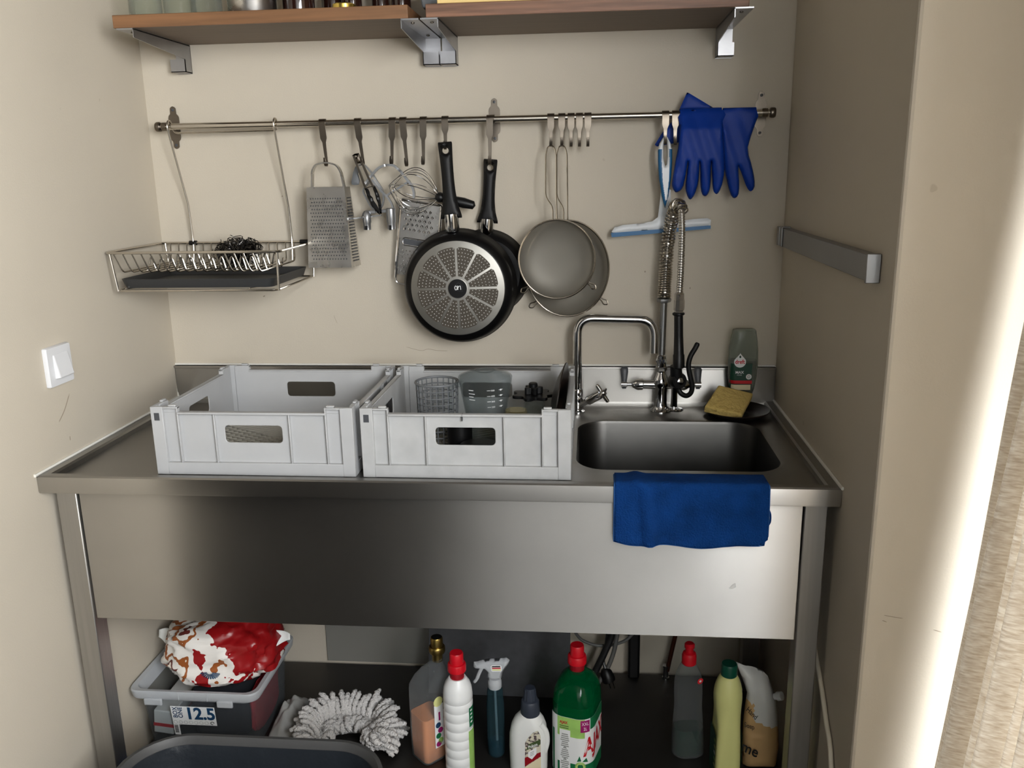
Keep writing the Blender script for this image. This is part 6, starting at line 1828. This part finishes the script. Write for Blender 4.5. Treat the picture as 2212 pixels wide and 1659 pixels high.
# pale yellow scouring cream
P = bottle_root('scouring_cream_bottle', 'pale yellow waisted bottle with a dark green cap', 1.445, -0.425)
c = (1.445, -0.425)
pr = [(UZ, 0.052, 0.080), (UZ + 0.005, 0.060, 0.088), (0.20, 0.056, 0.086), (0.240, 0.052, 0.080), (0.262, 0.052, 0.074), (0.285, 0.058, 0.072), (0.305, 0.063, 0.070), (0.325, 0.064, 0.066), (0.345, 0.058, 0.058), (0.360, 0.046, 0.046), (0.370, 0.036, 0.036)]
MB().loft([sect((c[0], c[1]), w, d, min(0.016 if z_ < 0.27 else 0.030, w / 2 - 0.0005), z_, 0.06, 7) for z_, w, d in pr]).build('bottle_body', 'yellow', P, subsurf=1)
MB().lathe([(0.0165, 0.366), (0.0182, 0.368), (0.0182, 0.392), (0.0165, 0.396), (0.0, 0.396)], (c[0], c[1], 0), n=30).build('cap', 'bottlegreen', P)
for s in (-1, 1):
    q = plane_fn((c[0] + s * 0.0290 * math.cos(0.06), c[1] + s * 0.0290 * math.sin(0.06), 0), (-math.sin(0.06), math.cos(0.06), 0), (0, 0, 1), (s, 0, 0))
    patch('side_label', -0.032, UZ + 0.012, 0.026, 0.232, 'darkgreenink', P, q, 0.0016, 4, 2)
    for k in range(6):
        decal('side_print', [(-0.031, 0.13 + k * 0.016), (-0.020, 0.134 + k * 0.016), (-0.022, 0.139 + k * 0.016), (-0.031, 0.137 + k * 0.016)], ('whiteink', 'yellow', 'limeink')[k % 3], P, q, 0.0020)

# refill pouch
P = thing('refill_pouch', 'tan and white soap refill pouch with a white screw spout, by the right leg', 'pouch', (1.53, -0.385, UZ))
po = [(1.4950, UZ), (1.5720, UZ), (1.5755, 0.16), (1.5700, 0.235), (1.5640, 0.275), (1.5580, 0.296), (1.5500, 0.318), (1.5420, 0.338), (1.5300, 0.349), (1.5050, 0.357), (1.4700, 0.366), (1.4780, 0.345), (1.4900, 0.315), (1.4960, 0.296), (1.4930, 0.265), (1.4900, 0.215), (1.4905, 0.15)]
def pof(x, z_, h):
    t = max(0, (z_ - 0.29) / 0.08)
    return V((x, -0.385 - h * (1.4 - 0.9 * min(1, t)) + 0.012 * t + 0.003 * noise.noise(V((x * 40, z_ * 30, 0))) + (0.004 * abs(math.sin((x - 1.49) * 60)) if z_ > 0.20 else 0), z_))
MB().inflate(po, [], 0.007, 0.018, 0.030, pof, mif=lambda q: 1 if q.y > (0.232 - (q.x - 1.52) * 0.35 + (0.040 if q.x < 1.512 else 0)) else 0).build('pouch_film', ['tan', 'film'], P, ang=60)
sd_ = V((1.556, -0.398, 0.297))
MB().lathe([(0.0075, 0.0), (0.0075, 0.006), (0.0100, 0.0065), (0.0105, 0.008), (0.0100, 0.019), (0.008, 0.020), (0.0, 0.020)], sd_, to_axis((0.72, -0.45, 0.42)), 22).build('spout_cap', 'white', P)
def pt(a, b, t=0.0):
    return V((a, -0.4135 - t + 0.10 * max(0, b - 0.19) + 0.05 * max(0, 1.515 - a), b))
text('lettering', 'Hand', 0.019, 'ink', P, lambda a, b, t: pt(1.5020 + a * 0.62 + b * 0.5, 0.252 - a * 0.62 + b * 0.8, 0.0009), sx=0.9)
text('lettering', 'Soap', 0.017, 'ink', P, lambda a, b, t: pt(1.512 + a * 0.8, 0.2165 - a * 0.2 + b, 0.0009), align='RIGHT', sx=0.9)
text('lettering', 'me', 0.042, 'ink', P, lambda a, b, t: pt(1.5200 + a * 0.92, 0.146 - a * 0.42 + b, 0.0035), align='RIGHT', sx=0.8, shear=0.3, weight=0.0006)

# ---------------------------------------------------------------- behind: boards, pipes, cables
mb = MB()
tk = 0.008
mb.add([(0.690, -0.150, UZ), (1.077, -0.150, UZ), (1.077, -0.018, 0.60), (0.690, -0.018, 0.60), (0.690, -0.150 + tk, UZ), (1.077, -0.150 + tk, UZ), (1.077, -0.018 + tk, 0.60), (0.690, -0.018 + tk, 0.60)],
       [(0, 1, 2, 3), (7, 6, 5, 4), (0, 4, 5, 1), (3, 2, 6, 7), (0, 3, 7, 4), (1, 5, 6, 2)])
tag(mb.build('board', 'board', loc=(0.88, -0.14, UZ), smooth=False), 'dark grey board leaning on the back wall behind the bottles', 'board')
g = MB().box(0.365, -0.010, UZ, 0.70, -0.002, 0.60).build('splash_sheet', 'sheet', loc=(0.53, -0.006, UZ), bevel=0.001)
tag(g, 'pale thin sheet standing flat against the back wall under the table', 'sheet')
tag(MB().box(1.236, -0.050, UZ, 1.268, -0.004, 0.64).build('drain_pipe', 'black', loc=(1.25, -0.03, UZ), bevel=0.006), 'dark square drain duct rising along the back wall', 'pipe')
tag(MB().tube([(1.345, -0.040, 0.128), (1.352, -0.040, 0.17), (1.368, -0.040, 0.26), (1.385, -0.030, 0.64)], 0.0062, 12).build('water_pipe', 'copper', loc=(1.36, -0.04, 0.128)), 'dark copper pipe slanting up the back wall under the sink', 'pipe')
tag(MB().lathe([(0.0, 0), (0.010, 0.0), (0.010, 0.006), (0.0075, 0.008), (0.0075, 0.034), (0.009, 0.036), (0.009, 0.042), (0, 0.042)], (1.341, -0.040, UZ), n=16).build('valve_stub', 'chrome', loc=(1.341, -0.04, UZ)), 'short chrome valve stub at the foot of the copper pipe', 'valve')
tag(MB().tube(spline([(1.078, -0.085, 0.44), (1.082, -0.085, 0.30), (1.098, -0.085, 0.252), (1.128, -0.085, 0.232), (1.165, -0.085, 0.226), (1.205, -0.085, 0.234), (1.238, -0.085, 0.256), (1.262, -0.085, 0.31), (1.27, -0.085, 0.44)], 6), 0.0042, 10).build('cable_loop', 'greycable', loc=(1.165, -0.085, 0.226)), 'grey cable hanging in a round loop under the sink', 'cable')
tag(MB().tube(spline([(1.205, -0.10, 0.44), (1.190, -0.10, 0.28), (1.172, -0.105, 0.225), (1.150, -0.11, 0.175), (1.128, -0.115, 0.130), (1.10, -0.12, 0.115)], 6), 0.0095, 10).build('black_cable', 'cable', loc=(1.15, -0.11, 0.109)), 'thick black cable running down behind the green cleaner bottle', 'cable')
tag(MB().tube(spline([(1.222, -0.10, 0.44), (1.204, -0.10, 0.28), (1.194, -0.105, 0.220), (1.176, -0.11, 0.170), (1.156, -0.115, 0.135), (1.13, -0.125, 0.110)], 6), 0.0060, 10).build('grey_cable', 'greycable', loc=(1.18, -0.11, 0.11)), 'thinner grey cable running beside the thick black cable', 'cable')
PL = thing('power_plug', 'black power plug with two pins hanging behind the green bottle', 'plug', (1.180, -0.115, 0.125))
MB().lathe([(0.0, 0.024), (0.010, 0.022), (0.016, 0.012), (0.018, -0.006), (0.017, -0.014), (0.0, -0.015)], (1.178, -0.115, 0.152), to_axis((-0.35, 0.2, 0.9)), 22).build('plug_body', 'black', PL)
for dx in (0.0, 0.011):
    MB().tube([(1.180 + dx, -0.119, 0.139), (1.186 + dx, -0.123, 0.121)], 0.0021, 8).build('pin', 'chrome', PL)
MB().tube(spline([(1.172, -0.111, 0.172), (1.166, -0.10, 0.20), (1.176, -0.095, 0.26), (1.186, -0.09, 0.44)], 5), 0.0045, 8).build('cord', 'cable', PL)
tag(MB().tube(spline([(1.5945, -0.45, 0.62), (1.5940, -0.55, 0.52), (1.5935, -0.618, 0.473), (1.5935, -0.67, 0.425), (1.5935, -0.715, 0.38), (1.5935, -0.75, 0.25), (1.5935, -0.76, 0.02)], 6), 0.0048, 10).build('wall_cable', 'whitecable', loc=(1.594, -0.65, 0.02)), 'cream cable hanging on the right niche wall beside the table leg', 'cable')
